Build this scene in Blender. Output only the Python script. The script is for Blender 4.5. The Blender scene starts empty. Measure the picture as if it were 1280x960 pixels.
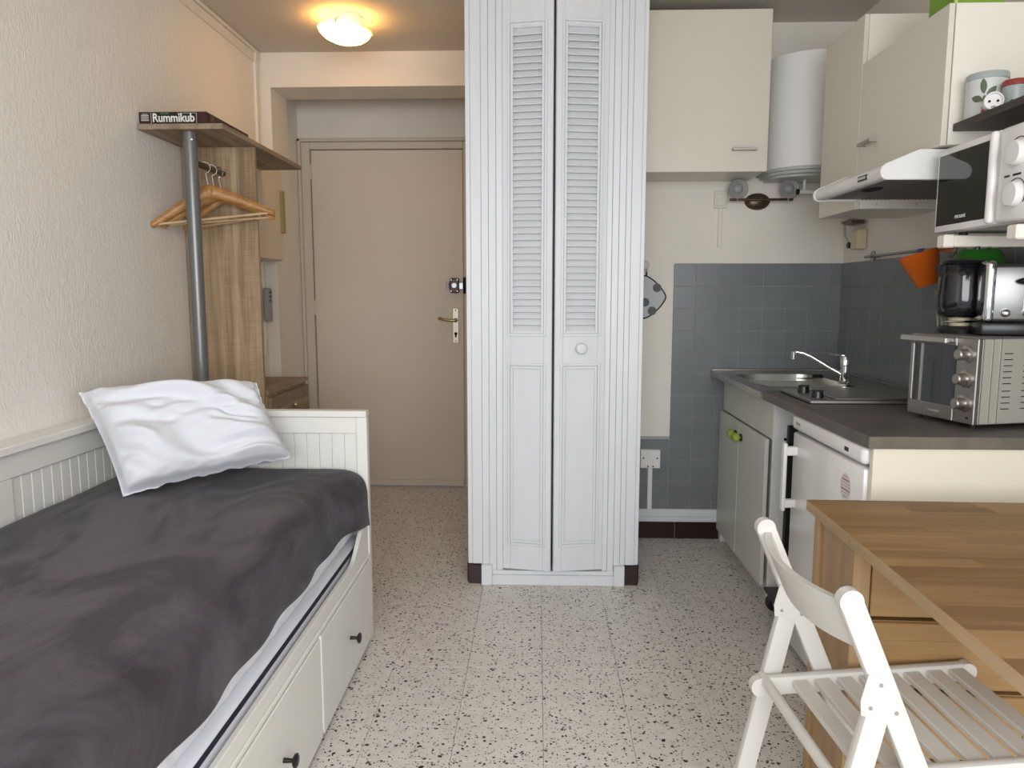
import bpy, bmesh, math, random
from mathutils import Vector, Matrix, noise
random.seed(4)
S = bpy.context.scene
COL = S.collection
PI = math.pi

# ---------------------------------------------------------------- camera
FPX, VPX, VPY, CAMH = 920.0, 672.0, 368.0, 1.23
pitch = math.atan((480 - VPY) / FPX)
yaw = math.atan((VPX - 640) / FPX * math.cos(pitch))
cd = bpy.data.cameras.new('camera')
cam = bpy.data.objects.new('camera', cd)
COL.objects.link(cam)
cd.sensor_fit = 'HORIZONTAL'
cd.sensor_width = 36.0
cd.lens = 36.0 * FPX / 1280.0
cd.clip_start = 0.02
cam.location = (0, 0, CAMH)
cam.rotation_euler = (PI / 2 - pitch, 0, yaw)
S.camera = cam

# ---------------------------------------------------------------- world, light, exposure
w = bpy.data.worlds.new('daylight')
S.world = w
w.use_nodes = True
w.node_tree.nodes['Background'].inputs[0].default_value = (0.78, 0.87, 1.0, 1)
w.node_tree.nodes['Background'].inputs[1].default_value = 0.9

def area(name, loc, rot, sx, sy, power, col):
    l = bpy.data.lights.new(name, 'AREA')
    l.shape = 'RECTANGLE'; l.size = sx; l.size_y = sy; l.energy = power; l.color = col
    o = bpy.data.objects.new(name, l); COL.objects.link(o)
    o.location = loc; o.rotation_euler = rot
    return o
# daylight coming in through the tall window behind the viewer
area('window_daylight', (0.45, -1.35, 1.75), (math.radians(75), 0, math.radians(13)), 2.9, 2.0, 150, (0.95, 0.97, 1.0))
S.view_settings.view_transform = 'Standard'
S.view_settings.look = 'None'
S.view_settings.exposure = 0.0
S.view_settings.gamma = 1.0
S.view_settings.use_curve_mapping = False

# ---------------------------------------------------------------- materials
MATS = {}
def mat(name, col, rough=0.5, metal=0.0, spec=0.5, bump=None, var=None, emit=None, sheen=0, coat=0, trans=0, ior=1.45):
    """bump=(scale,strength,dist[,stretch xyz]); var=(scale,amount,stretch)"""
    if name in MATS: return MATS[name]
    m = bpy.data.materials.new(name); m.use_nodes = True
    nt = m.node_tree; b = nt.nodes['Principled BSDF']
    b.inputs['Base Color'].default_value = (*col, 1)
    b.inputs['Roughness'].default_value = rough
    b.inputs['Metallic'].default_value = metal
    b.inputs['Specular IOR Level'].default_value = spec
    b.inputs['IOR'].default_value = ior
    b.inputs['Sheen Weight'].default_value = sheen
    b.inputs['Coat Weight'].default_value = coat
    b.inputs['Transmission Weight'].default_value = trans
    if emit:
        b.inputs['Emission Color'].default_value = (*emit[0], 1)
        b.inputs['Emission Strength'].default_value = emit[1]
    geo = nt.nodes.new('ShaderNodeNewGeometry')
    def noise_at(scale, stretch=(1, 1, 1), detail=4):
        mp = nt.nodes.new('ShaderNodeMapping'); mp.inputs['Scale'].default_value = stretch
        nt.links.new(geo.outputs['Position'], mp.inputs['Vector'])
        n = nt.nodes.new('ShaderNodeTexNoise'); n.inputs['Scale'].default_value = scale; n.inputs['Detail'].default_value = detail
        nt.links.new(mp.outputs[0], n.inputs['Vector'])
        return n
    if bump:
        n = noise_at(bump[0], bump[3] if len(bump) > 3 else (1, 1, 1))
        bp = nt.nodes.new('ShaderNodeBump'); bp.inputs['Strength'].default_value = bump[1]; bp.inputs['Distance'].default_value = bump[2]
        nt.links.new(n.outputs['Fac'], bp.inputs['Height']); nt.links.new(bp.outputs[0], b.inputs['Normal'])
    if var:
        n = noise_at(var[0], var[2] if len(var) > 2 else (1, 1, 1))
        r = nt.nodes.new('ShaderNodeMapRange'); r.inputs[1].default_value = 0.3; r.inputs[2].default_value = 0.7
        r.inputs[3].default_value = 1 - var[1]; r.inputs[4].default_value = 1 + var[1]
        nt.links.new(n.outputs['Fac'], r.inputs[0])
        mx = nt.nodes.new('ShaderNodeVectorMath'); mx.operation = 'SCALE'; mx.inputs[0].default_value = col
        nt.links.new(r.outputs[0], mx.inputs['Scale']); nt.links.new(mx.outputs[0], b.inputs['Base Color'])
    MATS[name] = m
    return m

def wood(name, c1, c2, axis, scale=1.0, rough=0.5, rand=0.0, cross=False):
    """grain running along axis 0/1/2, each object shifted by its own random value"""
    m = bpy.data.materials.new(name); m.use_nodes = True
    nt = m.node_tree; b = nt.nodes['Principled BSDF']; b.inputs['Roughness'].default_value = rough
    N = nt.nodes.new; L = nt.links.new
    geo = N('ShaderNodeNewGeometry'); oi = N('ShaderNodeObjectInfo')
    off = N('ShaderNodeVectorMath'); off.operation = 'MULTIPLY_ADD'
    comb = N('ShaderNodeCombineXYZ')
    for i in range(3): L(oi.outputs['Random'], comb.inputs[i])
    off.inputs[1].default_value = (9, 7, 11)
    L(comb.outputs[0], off.inputs[0]); L(geo.outputs['Position'], off.inputs[2])
    mp = N('ShaderNodeMapping'); s = [22 * scale] * 3; s[axis] = 1.6 * scale; mp.inputs['Scale'].default_value = s
    L(off.outputs[0], mp.inputs['Vector'])
    n1 = N('ShaderNodeTexNoise'); n1.inputs['Scale'].default_value = 1.0; n1.inputs['Detail'].default_value = 6; n1.inputs['Distortion'].default_value = 0.8
    L(mp.outputs[0], n1.inputs['Vector'])
    mp2 = N('ShaderNodeMapping'); s2 = [160 * scale] * 3; s2[axis] = 6 * scale; mp2.inputs['Scale'].default_value = s2
    L(off.outputs[0], mp2.inputs['Vector'])
    n2 = N('ShaderNodeTexNoise'); n2.inputs['Scale'].default_value = 1.0; n2.inputs['Detail'].default_value = 3
    L(mp2.outputs[0], n2.inputs['Vector'])
    a = N('ShaderNodeMath'); a.operation = 'MULTIPLY_ADD'; a.inputs[1].default_value = 0.45
    L(n2.outputs['Fac'], a.inputs[0]); L(n1.outputs['Fac'], a.inputs[2])
    src = a.outputs[0]
    if cross:
        mp3 = N('ShaderNodeMapping'); s3 = [10] * 3; s3[axis] = 300; mp3.inputs['Scale'].default_value = s3
        L(off.outputs[0], mp3.inputs['Vector'])
        n3 = N('ShaderNodeTexNoise'); n3.inputs['Scale'].default_value = 1.0; n3.inputs['Detail'].default_value = 2
        L(mp3.outputs[0], n3.inputs['Vector'])
        a2 = N('ShaderNodeMath'); a2.operation = 'MULTIPLY_ADD'; a2.inputs[1].default_value = 0.35
        L(n3.outputs['Fac'], a2.inputs[0]); L(src, a2.inputs[2]); src = a2.outputs[0]
    if rand:
        a3 = N('ShaderNodeMath'); a3.operation = 'MULTIPLY_ADD'; a3.inputs[1].default_value = rand
        L(oi.outputs['Random'], a3.inputs[0]); L(src, a3.inputs[2]); src = a3.outputs[0]
    r = N('ShaderNodeMapRange'); lo = 0.55 + (0.17 if cross else 0) + rand * 0.5
    r.inputs[1].default_value = lo - 0.08; r.inputs[2].default_value = lo + 0.36
    L(src, r.inputs[0])
    mx = N('ShaderNodeMix'); mx.data_type = 'RGBA'
    mx.inputs[6].default_value = (*c1, 1); mx.inputs[7].default_value = (*c2, 1)
    L(r.outputs[0], mx.inputs[0]); L(mx.outputs[2], b.inputs['Base Color'])
    bp = N('ShaderNodeBump'); bp.inputs['Strength'].default_value = 0.12; bp.inputs['Distance'].default_value = 0.001
    L(n2.outputs['Fac'], bp.inputs['Height']); L(bp.outputs[0], b.inputs['Normal'])
    return m

def terrazzo():
    m = bpy.data.materials.new('terrazzo'); m.use_nodes = True
    nt = m.node_tree; b = nt.nodes['Principled BSDF']; b.inputs['Roughness'].default_value = 0.32
    N = nt.nodes.new; L = nt.links.new
    geo = N('ShaderNodeNewGeometry'); oi = N('ShaderNodeObjectInfo')
    comb = N('ShaderNodeCombineXYZ')
    for i in range(3): L(oi.outputs['Random'], comb.inputs[i])
    off = N('ShaderNodeVectorMath'); off.operation = 'MULTIPLY_ADD'; off.inputs[1].default_value = (31, 17, 5)
    L(comb.outputs[0], off.inputs[0]); L(geo.outputs['Position'], off.inputs[2])
    nz = N('ShaderNodeTexNoise'); nz.inputs['Scale'].default_value = 90; L(off.outputs[0], nz.inputs['Vector'])
    wob = N('ShaderNodeVectorMath'); wob.operation = 'MULTIPLY_ADD'; wob.inputs[1].default_value = (0.014, 0.014, 0.014)
    L(nz.outputs['Color'], wob.inputs[0]); L(off.outputs[0], wob.inputs[2])
    col = None
    base = N('ShaderNodeMix'); base.data_type = 'RGBA'
    n0 = N('ShaderNodeTexNoise'); n0.inputs['Scale'].default_value = 28; n0.inputs['Detail'].default_value = 5; L(off.outputs[0], n0.inputs['Vector'])
    base.inputs[6].default_value = (0.56, 0.52, 0.48, 1); base.inputs[7].default_value = (0.80, 0.755, 0.70, 1)
    L(n0.outputs['Fac'], base.inputs[0]); col = base.outputs[2]
    for sc, thr, keep, c in ((70, 0.29, 0.58, (0.016, 0.011, 0.009)), (118, 0.30, 0.45, (0.035, 0.024, 0.018)), (80, 0.28, 0.25, (0.36, 0.29, 0.23)), (48, 0.27, 0.16, (0.014, 0.011, 0.009))):
        v = N('ShaderNodeTexVoronoi'); v.inputs['Scale'].default_value = sc; L(wob.outputs[0], v.inputs['Vector'])
        sep = N('ShaderNodeSeparateColor'); L(v.outputs['Color'], sep.inputs[0])
        # size differs from chip to chip
        sz = N('ShaderNodeMath'); sz.operation = 'MULTIPLY'; sz.inputs[1].default_value = thr
        ss = N('ShaderNodeMapRange'); ss.inputs[3].default_value = 0.55; ss.inputs[4].default_value = 1.15
        L(sep.outputs[1], ss.inputs[0]); L(ss.outputs[0], sz.inputs[0])
        lt = N('ShaderNodeMath'); lt.operation = 'LESS_THAN'; L(v.outputs['Distance'], lt.inputs[0]); L(sz.outputs[0], lt.inputs[1])
        kp = N('ShaderNodeMath'); kp.operation = 'LESS_THAN'; L(sep.outputs[0], kp.inputs[0]); kp.inputs[1].default_value = keep
        an = N('ShaderNodeMath'); an.operation = 'MULTIPLY'; L(lt.outputs[0], an.inputs[0]); L(kp.outputs[0], an.inputs[1])
        mx = N('ShaderNodeMix'); mx.data_type = 'RGBA'; L(an.outputs[0], mx.inputs[0]); L(col, mx.inputs[6]); mx.inputs[7].default_value = (*c, 1)
        col = mx.outputs[2]
    L(col, b.inputs['Base Color'])
    return m

def fleece():
    m = bpy.data.materials.new('fleece_grey'); m.use_nodes = True
    nt = m.node_tree; b = nt.nodes['Principled BSDF']; b.inputs['Roughness'].default_value = 0.95
    b.inputs['Sheen Weight'].default_value = 0.12; b.inputs['Sheen Roughness'].default_value = 0.5; b.inputs['Specular IOR Level'].default_value = 0.1
    N = nt.nodes.new; L = nt.links.new
    geo = N('ShaderNodeNewGeometry')
    mp = N('ShaderNodeMapping'); mp.inputs['Scale'].default_value = (3.2, 1.5, 2.0); mp.inputs['Rotation'].default_value = (0, 0, 0.7)
    L(geo.outputs['Position'], mp.inputs['Vector'])
    n1 = N('ShaderNodeTexNoise'); n1.inputs['Scale'].default_value = 1.2; n1.inputs['Detail'].default_value = 7; n1.inputs['Distortion'].default_value = 1.4; n1.inputs['Roughness'].default_value = 0.6
    L(mp.outputs[0], n1.inputs['Vector'])
    r = N('ShaderNodeValToRGB'); e = r.color_ramp.elements
    e[0].position = 0.42; e[0].color = (0.038, 0.031, 0.038, 1); e[1].position = 0.58; e[1].color = (0.086, 0.074, 0.086, 1)
    L(n1.outputs['Fac'], r.inputs[0]); L(r.outputs[0], b.inputs['Base Color'])
    n2 = N('ShaderNodeTexNoise'); n2.inputs['Scale'].default_value = 260; L(geo.outputs['Position'], n2.inputs['Vector'])
    bp = N('ShaderNodeBump'); bp.inputs['Strength'].default_value = 0.5; bp.inputs['Distance'].default_value = 0.003
    L(n2.outputs['Fac'], bp.inputs['Height']); L(bp.outputs[0], b.inputs['Normal'])
    return m

def plaster(name, col, sc=(70, 70, 38)):
    m = bpy.data.materials.new(name); m.use_nodes = True
    nt = m.node_tree; b = nt.nodes['Principled BSDF']; b.inputs['Roughness'].default_value = 0.6
    N = nt.nodes.new; L = nt.links.new
    geo = N('ShaderNodeNewGeometry')
    mp = N('ShaderNodeMapping'); mp.inputs['Scale'].default_value = sc; L(geo.outputs['Position'], mp.inputs['Vector'])
    n = N('ShaderNodeTexNoise'); n.inputs['Scale'].default_value = 1; n.inputs['Detail'].default_value = 3; n.inputs['Distortion'].default_value = 1.2
    L(mp.outputs[0], n.inputs['Vector'])
    v = N('ShaderNodeTexNoise'); v.inputs['Scale'].default_value = 2.2; v.inputs['Detail'].default_value = 3; L(geo.outputs['Position'], v.inputs['Vector'])
    mul = N('ShaderNodeMath'); mul.operation = 'MULTIPLY'; L(n.outputs['Fac'], mul.inputs[0]); L(v.outputs['Fac'], mul.inputs[1])
    bp = N('ShaderNodeBump'); bp.inputs['Strength'].default_value = 0.65; bp.inputs['Distance'].default_value = 0.008
    L(mul.outputs[0], bp.inputs['Height']); L(bp.outputs[0], b.inputs['Normal'])
    mx = N('ShaderNodeMix'); mx.data_type = 'RGBA'
    mx.inputs[6].default_value = (col[0] * .93, col[1] * .93, col[2] * .92, 1); mx.inputs[7].default_value = (*col, 1)
    L(v.outputs['Fac'], mx.inputs[0]); L(mx.outputs[2], b.inputs['Base Color'])
    return m

M_wallL = plaster('textured_white_wall', (0.88, 0.84, 0.77))
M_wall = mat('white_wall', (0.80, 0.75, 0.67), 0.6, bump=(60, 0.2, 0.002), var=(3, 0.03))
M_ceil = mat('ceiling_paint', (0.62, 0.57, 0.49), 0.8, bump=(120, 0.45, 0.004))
M_gloss = mat('white_gloss_paint', (0.73, 0.74, 0.765), 0.35, bump=(14, 0.08, 0.002, (3, 3, 0.6)), var=(9, 0.02, (2, 2, .5)))
M_doorp = mat('cream_door_paint', (0.66, 0.585, 0.49), 0.45, bump=(30, 0.05, 0.001), var=(2, 0.03))
M_framep = mat('cream_frame_paint', (0.60, 0.55, 0.46), 0.5)
M_lam = mat('white_laminate', (0.73, 0.685, 0.59), 0.35, var=(3, 0.015))
M_lamedge = mat('laminate_edge', (0.84, 0.80, 0.71), 0.4)
M_enamel = mat('white_enamel', (0.83, 0.82, 0.80), 0.2)
M_cabgrey = mat('pale_grey_cabinet', (0.66, 0.66, 0.61), 0.4)
M_tile = mat('blue_grey_tile', (0.185, 0.20, 0.207), 0.28, var=(6, 0.06))
M_grout = mat('grout', (0.40, 0.41, 0.40), 0.9)
M_darktile = mat('dark_brown_tile', (0.028, 0.012, 0.010), 0.18)
M_steel = mat('stainless_steel', (0.50, 0.48, 0.45), 0.3, 1.0, bump=(40, 0.05, 0.001, (8, 1, 1)))
M_steeldk = mat('dull_steel', (0.40, 0.39, 0.37), 0.42, 1.0)
M_chrome = mat('chrome', (0.86, 0.86, 0.86), 0.07, 1.0)
M_pole = mat('grey_metal_pole', (0.17, 0.17, 0.165), 0.28, 0.35)
M_worktop = mat('slate_grey_worktop', (0.115, 0.103, 0.092), 0.42, var=(7, 0.22), bump=(50, 0.05, 0.001))
M_worktopedge = mat('worktop_edge', (0.15, 0.13, 0.10), 0.5, var=(20, 0.15))
M_black = mat('black_plastic', (0.012, 0.012, 0.013), 0.3)
M_blackg = mat('black_glass', (0.010, 0.011, 0.011), 0.06, coat=0.5)
M_smoke = mat('oven_glass', (0.03, 0.035, 0.033), 0.08)
M_dark = mat('dark_gap', (0.01, 0.009, 0.008), 0.9)
M_bedw = mat('white_bed_paint', (0.80, 0.785, 0.74), 0.4, var=(4, 0.015))
M_linen = mat('white_linen', (0.72, 0.73, 0.78), 0.9, spec=0.1, bump=(55, 0.25, 0.004), sheen=0.2)
M_navy = mat('navy_piping', (0.012, 0.014, 0.03), 0.8)
M_fleece = fleece()
M_oak = wood('sonoma_oak', (0.52, 0.37, 0.225), (0.25, 0.165, 0.09), 2, 1.0, 0.55, cross=True)
M_oakh = wood('sonoma_oak_shelf', (0.40, 0.305, 0.205), (0.19, 0.135, 0.085), 1, 1.0, 0.55, cross=True)
M_birch = wood('birch_stave', (0.34, 0.200, 0.082), (0.20, 0.105, 0.038), 0, 1.0, 0.45, rand=0.55)
M_birchv = wood('birch_panel', (0.44, 0.285, 0.145), (0.33, 0.20, 0.09), 2, 0.8, 0.45, rand=0.2)
M_birchy = wood('birch_edge', (0.45, 0.31, 0.17), (0.35, 0.23, 0.11), 1, 1.0, 0.45)
M_hang = wood('hanger_wood', (0.52, 0.26, 0.075), (0.33, 0.145, 0.035), 0, 1.6, 0.35)
M_rod = wood('hanger_rod', (0.66, 0.47, 0.28), (0.5, 0.33, 0.17), 0, 1.6, 0.4)
M_chair = mat('white_lacquer', (0.60, 0.58, 0.54), 0.3)
M_terr = terrazzo()
M_joint = mat('floor_joint', (0.26, 0.235, 0.21), 0.9)
M_brown = mat('game_box_brown', (0.045, 0.010, 0.008), 0.35)
M_ink = mat('game_print_black', (0.012, 0.008, 0.008), 0.4)
M_white = mat('print_white', (0.80, 0.78, 0.72), 0.5)
M_greenink = mat('print_green', (0.10, 0.35, 0.12), 0.5)
M_grey = mat('grey_plastic', (0.32, 0.32, 0.31), 0.4)
M_ltgrey = mat('light_grey_plastic', (0.50, 0.50, 0.48), 0.4)
M_bronze = mat('bronze', (0.13, 0.095, 0.065), 0.35, 0.8)
M_brass = mat('aged_brass', (0.42, 0.34, 0.17), 0.35, 0.9)
M_beige = mat('beige_plastic', (0.62, 0.54, 0.36), 0.45)
M_orange = mat('orange_plastic', (0.80, 0.16, 0.012), 0.35)
M_green = mat('green_plastic', (0.035, 0.20, 0.022), 0.4)
M_lime = mat('lime_card', (0.20, 0.36, 0.035), 0.5)
M_apple = mat('lime_knob', (0.34, 0.42, 0.06), 0.3)
M_straw = mat('yellow_green_straw', (0.26, 0.28, 0.09), 0.7)
M_shelfd = wood('dark_shelf', (0.075, 0.06, 0.05), (0.035, 0.028, 0.024), 1, 1.0, 0.5)
M_tin = mat('tin_white', (0.62, 0.63, 0.61), 0.25)
M_tinlid = mat('tin_lid', (0.38, 0.43, 0.42), 0.3)
M_redlid = mat('red_lid', (0.30, 0.05, 0.04), 0.35)
M_leaf = mat('print_leaf', (0.10, 0.14, 0.08), 0.5)
M_red = mat('print_red', (0.45, 0.06, 0.05), 0.5)
M_ochre = mat('print_brown', (0.16, 0.06, 0.04), 0.5)
M_mitt = mat('quilted_white', (0.55, 0.56, 0.57), 0.9, bump=(25, 0.4, 0.006))
M_dot = mat('dot_grey', (0.14, 0.15, 0.16), 0.9)
M_lampg = mat('lit_glass', (1, 0.9, 0.7), 0.3, emit=((1.0, 0.52, 0.15), 10.0))
M_sensor = mat('hood_filter', (0.22, 0.21, 0.20), 0.5, 0.6)

# ---------------------------------------------------------------- helpers
W = {}
class B:
    """collects shapes in world space; xf is applied to every point added"""
    def __init__(s, xf=None): s.bm = bmesh.new(); s.xf = xf or Matrix.Identity(4)
    def merge(s, t):
        me = bpy.data.meshes.new('t'); t.transform(s.xf); t.to_mesh(me); t.free(); s.bm.from_mesh(me); bpy.data.meshes.remove(me)
        return s
    def box(s, x0, x1, y0, y1, z0, z1, bev=0.0, rot=None, seg=1):
        t = bmesh.new(); bmesh.ops.create_cube(t, size=1)
        bmesh.ops.scale(t, vec=(x1 - x0, y1 - y0, z1 - z0), verts=t.verts)
        if bev: bmesh.ops.bevel(t, geom=t.edges[:], offset=bev, segments=seg, profile=0.5, affect='EDGES')
        if rot is not None: t.transform(rot.to_4x4())
        bmesh.ops.translate(t, vec=((x0 + x1) / 2, (y0 + y1) / 2, (z0 + z1) / 2), verts=t.verts)
        return s.merge(t)
    def bar(s, p, q, wd, th, up=(0, 0, 1), bev=0.0, seg=1):
        """rectangular bar from p to q; wd across, th along 'up'"""
        p = Vector(p); q = Vector(q); d = q - p; L = d.length; z = d.normalized()
        x = Vector(up).cross(z).normalized(); y = z.cross(x)
        t = bmesh.new(); bmesh.ops.create_cube(t, size=1); bmesh.ops.scale(t, vec=(wd, th, L), verts=t.verts)
        if bev: bmesh.ops.bevel(t, geom=t.edges[:], offset=bev, segments=seg, profile=0.5, affect='EDGES')
        m = Matrix((x, y, z)).transposed().to_4x4(); m.translation = (p + q) / 2
        t.transform(m)
        return s.merge(t)
    def cyl(s, p, q, r, r2=None, n=16, cap=True):
        p = Vector(p); q = Vector(q); d = q - p
        t = bmesh.new(); bmesh.ops.create_cone(t, cap_ends=cap, segments=n, radius1=r, radius2=r if r2 is None else r2, depth=d.length)
        m = d.to_track_quat('Z', 'Y').to_matrix().to_4x4(); m.translation = (p + q) / 2
        t.transform(m)
        return s.merge(t)
    def tube(s, pts, r, n=8):
        for a, b in zip(pts[:-1], pts[1:]):
            s.cyl(a, b, r, n=n)
        for a in pts[1:-1]: s.ball(a, (r, r, r), 8, 6)
        return s
    def ball(s, c, rad, u=16, v=10):
        t = bmesh.new(); bmesh.ops.create_uvsphere(t, u_segments=u, v_segments=v, radius=1)
        bmesh.ops.scale(t, vec=rad, verts=t.verts); bmesh.ops.translate(t, vec=c, verts=t.verts)
        return s.merge(t)
    def lathe(s, c, axis, prof, n=24):
        """prof = [(r, h)...] about axis through c"""
        t = bmesh.new(); rings = []
        q = Vector(axis).to_track_quat('Z', 'Y').to_matrix()
        for r, h in prof:
            rings.append([t.verts.new(Vector(c) + q @ Vector((max(r, 1e-5) * math.cos(2 * PI * k / n), max(r, 1e-5) * math.sin(2 * PI * k / n), h))) for k in range(n)])
        for a, b in zip(rings[:-1], rings[1:]):
            for k in range(n): t.faces.new((a[k], a[(k + 1) % n], b[(k + 1) % n], b[k]))
        bmesh.ops.remove_doubles(t, verts=t.verts, dist=2e-5)
        bmesh.ops.recalc_face_normals(t, faces=t.faces)
        return s.merge(t)
    def prism(s, poly, lo, hi, axis='y', bev=0.0):
        """poly of 2-D points extruded along axis: 'y' uses (x,z), 'x' uses (y,z), 'z' uses (x,y)"""
        f = {'y': lambda a, b, h: (a, h, b), 'x': lambda a, b, h: (h, a, b), 'z': lambda a, b, h: (a, b, h)}[axis]
        t = bmesh.new()
        A = [t.verts.new(f(a, b, lo)) for a, b in poly]; Bv = [t.verts.new(f(a, b, hi)) for a, b in poly]
        t.faces.new(A); t.faces.new(Bv[::-1]); n = len(poly)
        for k in range(n): t.faces.new((A[k], Bv[k], Bv[(k + 1) % n], A[(k + 1) % n]))
        bmesh.ops.recalc_face_normals(t, faces=t.faces)
        if bev: bmesh.ops.bevel(t, geom=t.edges[:], offset=bev, segments=1, affect='EDGES')
        return s.merge(t)
    def grid(s, fn, nu, nv, closed=False):
        t = bmesh.new(); V = [[t.verts.new(fn(u / nu, v / nv)) for v in range(nv + 1)] for u in range(nu + 1)]
        for u in range(nu):
            for v in range(nv): t.faces.new((V[u][v], V[u + 1][v], V[u + 1][v + 1], V[u][v + 1]))
        if closed: bmesh.ops.remove_doubles(t, verts=t.verts, dist=1e-5)
        bmesh.ops.recalc_face_normals(t, faces=t.faces)
        return s.merge(t)

def P(name, b, m, parent=None, smooth=False):
    me = bpy.data.meshes.new(name); b.bm.to_mesh(me); b.bm.free()
    n = len(me.vertices)
    lo = [min(v.co[i] for v in me.vertices) for i in range(3)]; hi = [max(v.co[i] for v in me.vertices) for i in range(3)]
    c = Vector(((lo[0] + hi[0]) / 2, (lo[1] + hi[1]) / 2, lo[2]))
    me.transform(Matrix.Translation(-c))
    if smooth:
        me.polygons.foreach_set('use_smooth', [True] * len(me.polygons)); me.set_sharp_from_angle(angle=math.radians(40))
    me.materials.append(m)
    o = bpy.data.objects.new(name, me); COL.objects.link(o)
    W[o] = c; o.parent = parent; o.location = c - (W[parent] if parent else Vector())
    return o
def copy_at(o, parent, wloc):
    c = o.copy(); COL.objects.link(c); c.parent = parent; W[c] = Vector(wloc)
    c.location = W[c] - (W[parent] if parent else Vector())
    return c
def tag(o, label, cat, group=None, kind=None):
    o['label'] = label; o['category'] = cat
    if group: o['group'] = group
    if kind: o['kind'] = kind
    return o
def T(name, label, cat, loc, group=None, kind=None):
    o = bpy.data.objects.new(name, None); COL.objects.link(o); o.empty_display_size = 0.05
    o.location = loc; W[o] = Vector(loc)
    return tag(o, label, cat, group, kind)
def ST(name, b, m, label, cat, smooth=False):
    return tag(P(name, b, m, None, smooth), label, cat, kind='structure')
def text(body, size, origin, xdir, ydir, m, parent, name='lettering', ext=0.0006, xs=1.0, bold=0.0):
    cu = bpy.data.curves.new('txt', 'FONT'); cu.body = body; cu.size = size; cu.extrude = ext; cu.resolution_u = 3; cu.offset = bold
    o = bpy.data.objects.new('txt', cu); COL.objects.link(o)
    bpy.context.view_layer.update()
    me = bpy.data.meshes.new_from_object(o.evaluated_get(bpy.context.evaluated_depsgraph_get()))
    bpy.data.objects.remove(o)
    x = Vector(xdir).normalized(); y = Vector(ydir).normalized(); z = x.cross(y)
    mm = Matrix((x * xs, y, z)).transposed().to_4x4(); mm.translation = Vector(origin)
    b = B(); t = bmesh.new(); t.from_mesh(me); t.transform(mm); b.merge(t)
    bpy.data.meshes.remove(me)
    return P(name, b, m, parent)
def label(o, s): o['label'] = s; return o

# ================================================================= THE ROOM
XL, XR, YB, YK, YD, ZC = -1.477, 1.475, -0.75, 3.655, 4.62, 2.49
ST('wall_left', B().box(XL - .1, XL, YB, YD + .1, 0, ZC), M_wallL, 'rough textured white wall along the bed', 'wall')
ST('wall_right', B().box(XR, XR + .1, YB, YK + .1, 0, ZC), M_wall, 'white kitchen side wall on the right', 'wall')
ST('wall_kitchen', B().box(.39, XR + .1, YK, YK + .1, 0, ZC), M_wall, 'white kitchen end wall between closet and corner', 'wall')
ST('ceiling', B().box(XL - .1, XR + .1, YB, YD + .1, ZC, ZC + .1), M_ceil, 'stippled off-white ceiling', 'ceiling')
ST('wall_entrance', B().box(XL, -1.458, YD, YD + .1, 0, ZC).box(-1.458, -.25, YD, YD + .1, 2.157, ZC).box(-.40, -.25, YD, YD + .1, 0, 2.157),
   M_wall, 'wall around the cream entrance door', 'wall')
ST('wall_lintel', B().box(XL, -1.414, 4.0, 4.25, 0, ZC).box(-1.414, -.29, 4.0, 4.25, 2.315, ZC), M_wall,
   'white dropped beam and stub wall framing the entrance recess', 'wall')
# closet enclosure in the middle of the room
ST('wall_closet', B().box(-.292, -.255, 3.045, YD + .1, 0, ZC).box(.395, .431, 3.045, YK, 0, ZC).box(-.255, .395, 3.62, YK + .02, 0, ZC)
   .box(-.255, .395, 3.045, 3.12, 2.43, ZC), M_wall, 'white painted closet shaft standing between hall and kitchen', 'wall')
# window wall behind the viewer
ST('wall_window', B().box(XL, -1.36, YB - .2, YB, 0, ZC).box(1.36, XR, YB - .2, YB, 0, ZC).box(-1.36, 1.36, YB - .2, YB, 2.25, ZC), M_wall,
   'window wall behind the viewer', 'wall')
wf = T('window_1', 'tall open window frame behind the viewer', 'window', (-.05, YB - .1, 0), kind='structure')
P('window_frame', B().box(-1.36, -1.30, YB - .14, YB - .08, 0, 2.25, .004).box(1.30, 1.36, YB - .14, YB - .08, 0, 2.25, .004)
  .box(-1.30, 1.30, YB - .14, YB - .08, 2.19, 2.25, .004), M_gloss, wf)
P('window_sill', B().box(-1.30, 1.30, YB - .2, YB - .02, 0, .03, .004), M_gloss, wf)

# floor: slab with terrazzo tiles laid on it
fl = ST('floor', B().box(XL - .1, XR + .1, YB - .2, YD + .1, -.1, -.0035), M_joint, 'speckled beige and black terrazzo floor', 'floor')
tp = .2475
t0 = B().box(0, tp - .0010, 0, tp - .0010, -.0035, 0, .0008)
first = None
i0 = int(math.floor((XL - .02) / tp)); j0 = int(math.floor((YB - 1.81) / tp))
for i in range(i0, 6):
    for j in range(j0, 12):
        x = .021 + i * tp; y = 1.812 + j * tp
        if x > XR or y > YD or x + tp < XL: continue
        vis = (-.75 < x < 1.0 and y > 1.0)
        if not vis: continue
        if first is None:
            first = P('tile', B().box(x, x + tp - .0010, y, y + tp - .0010, -.0035, 0, .0006), M_terr, fl)
        else:
            copy_at(first, fl, (x + (tp - .0010) / 2, y + (tp - .0010) / 2, -.0035))
b = B()
for i in range(i0, 6):
    for j in range(j0, 12):
        x = .021 + i * tp; y = 1.812 + j * tp
        if x > XR or y > YD or x + tp < XL or (-.75 < x < 1.0 and y > 1.0): continue
        b.box(x, x + tp - .0010, y, y + tp - .0010, -.0035, 0)
o = P('hidden_tile_area', b, M_terr, fl); o['kind'] = 'stuff'

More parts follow.
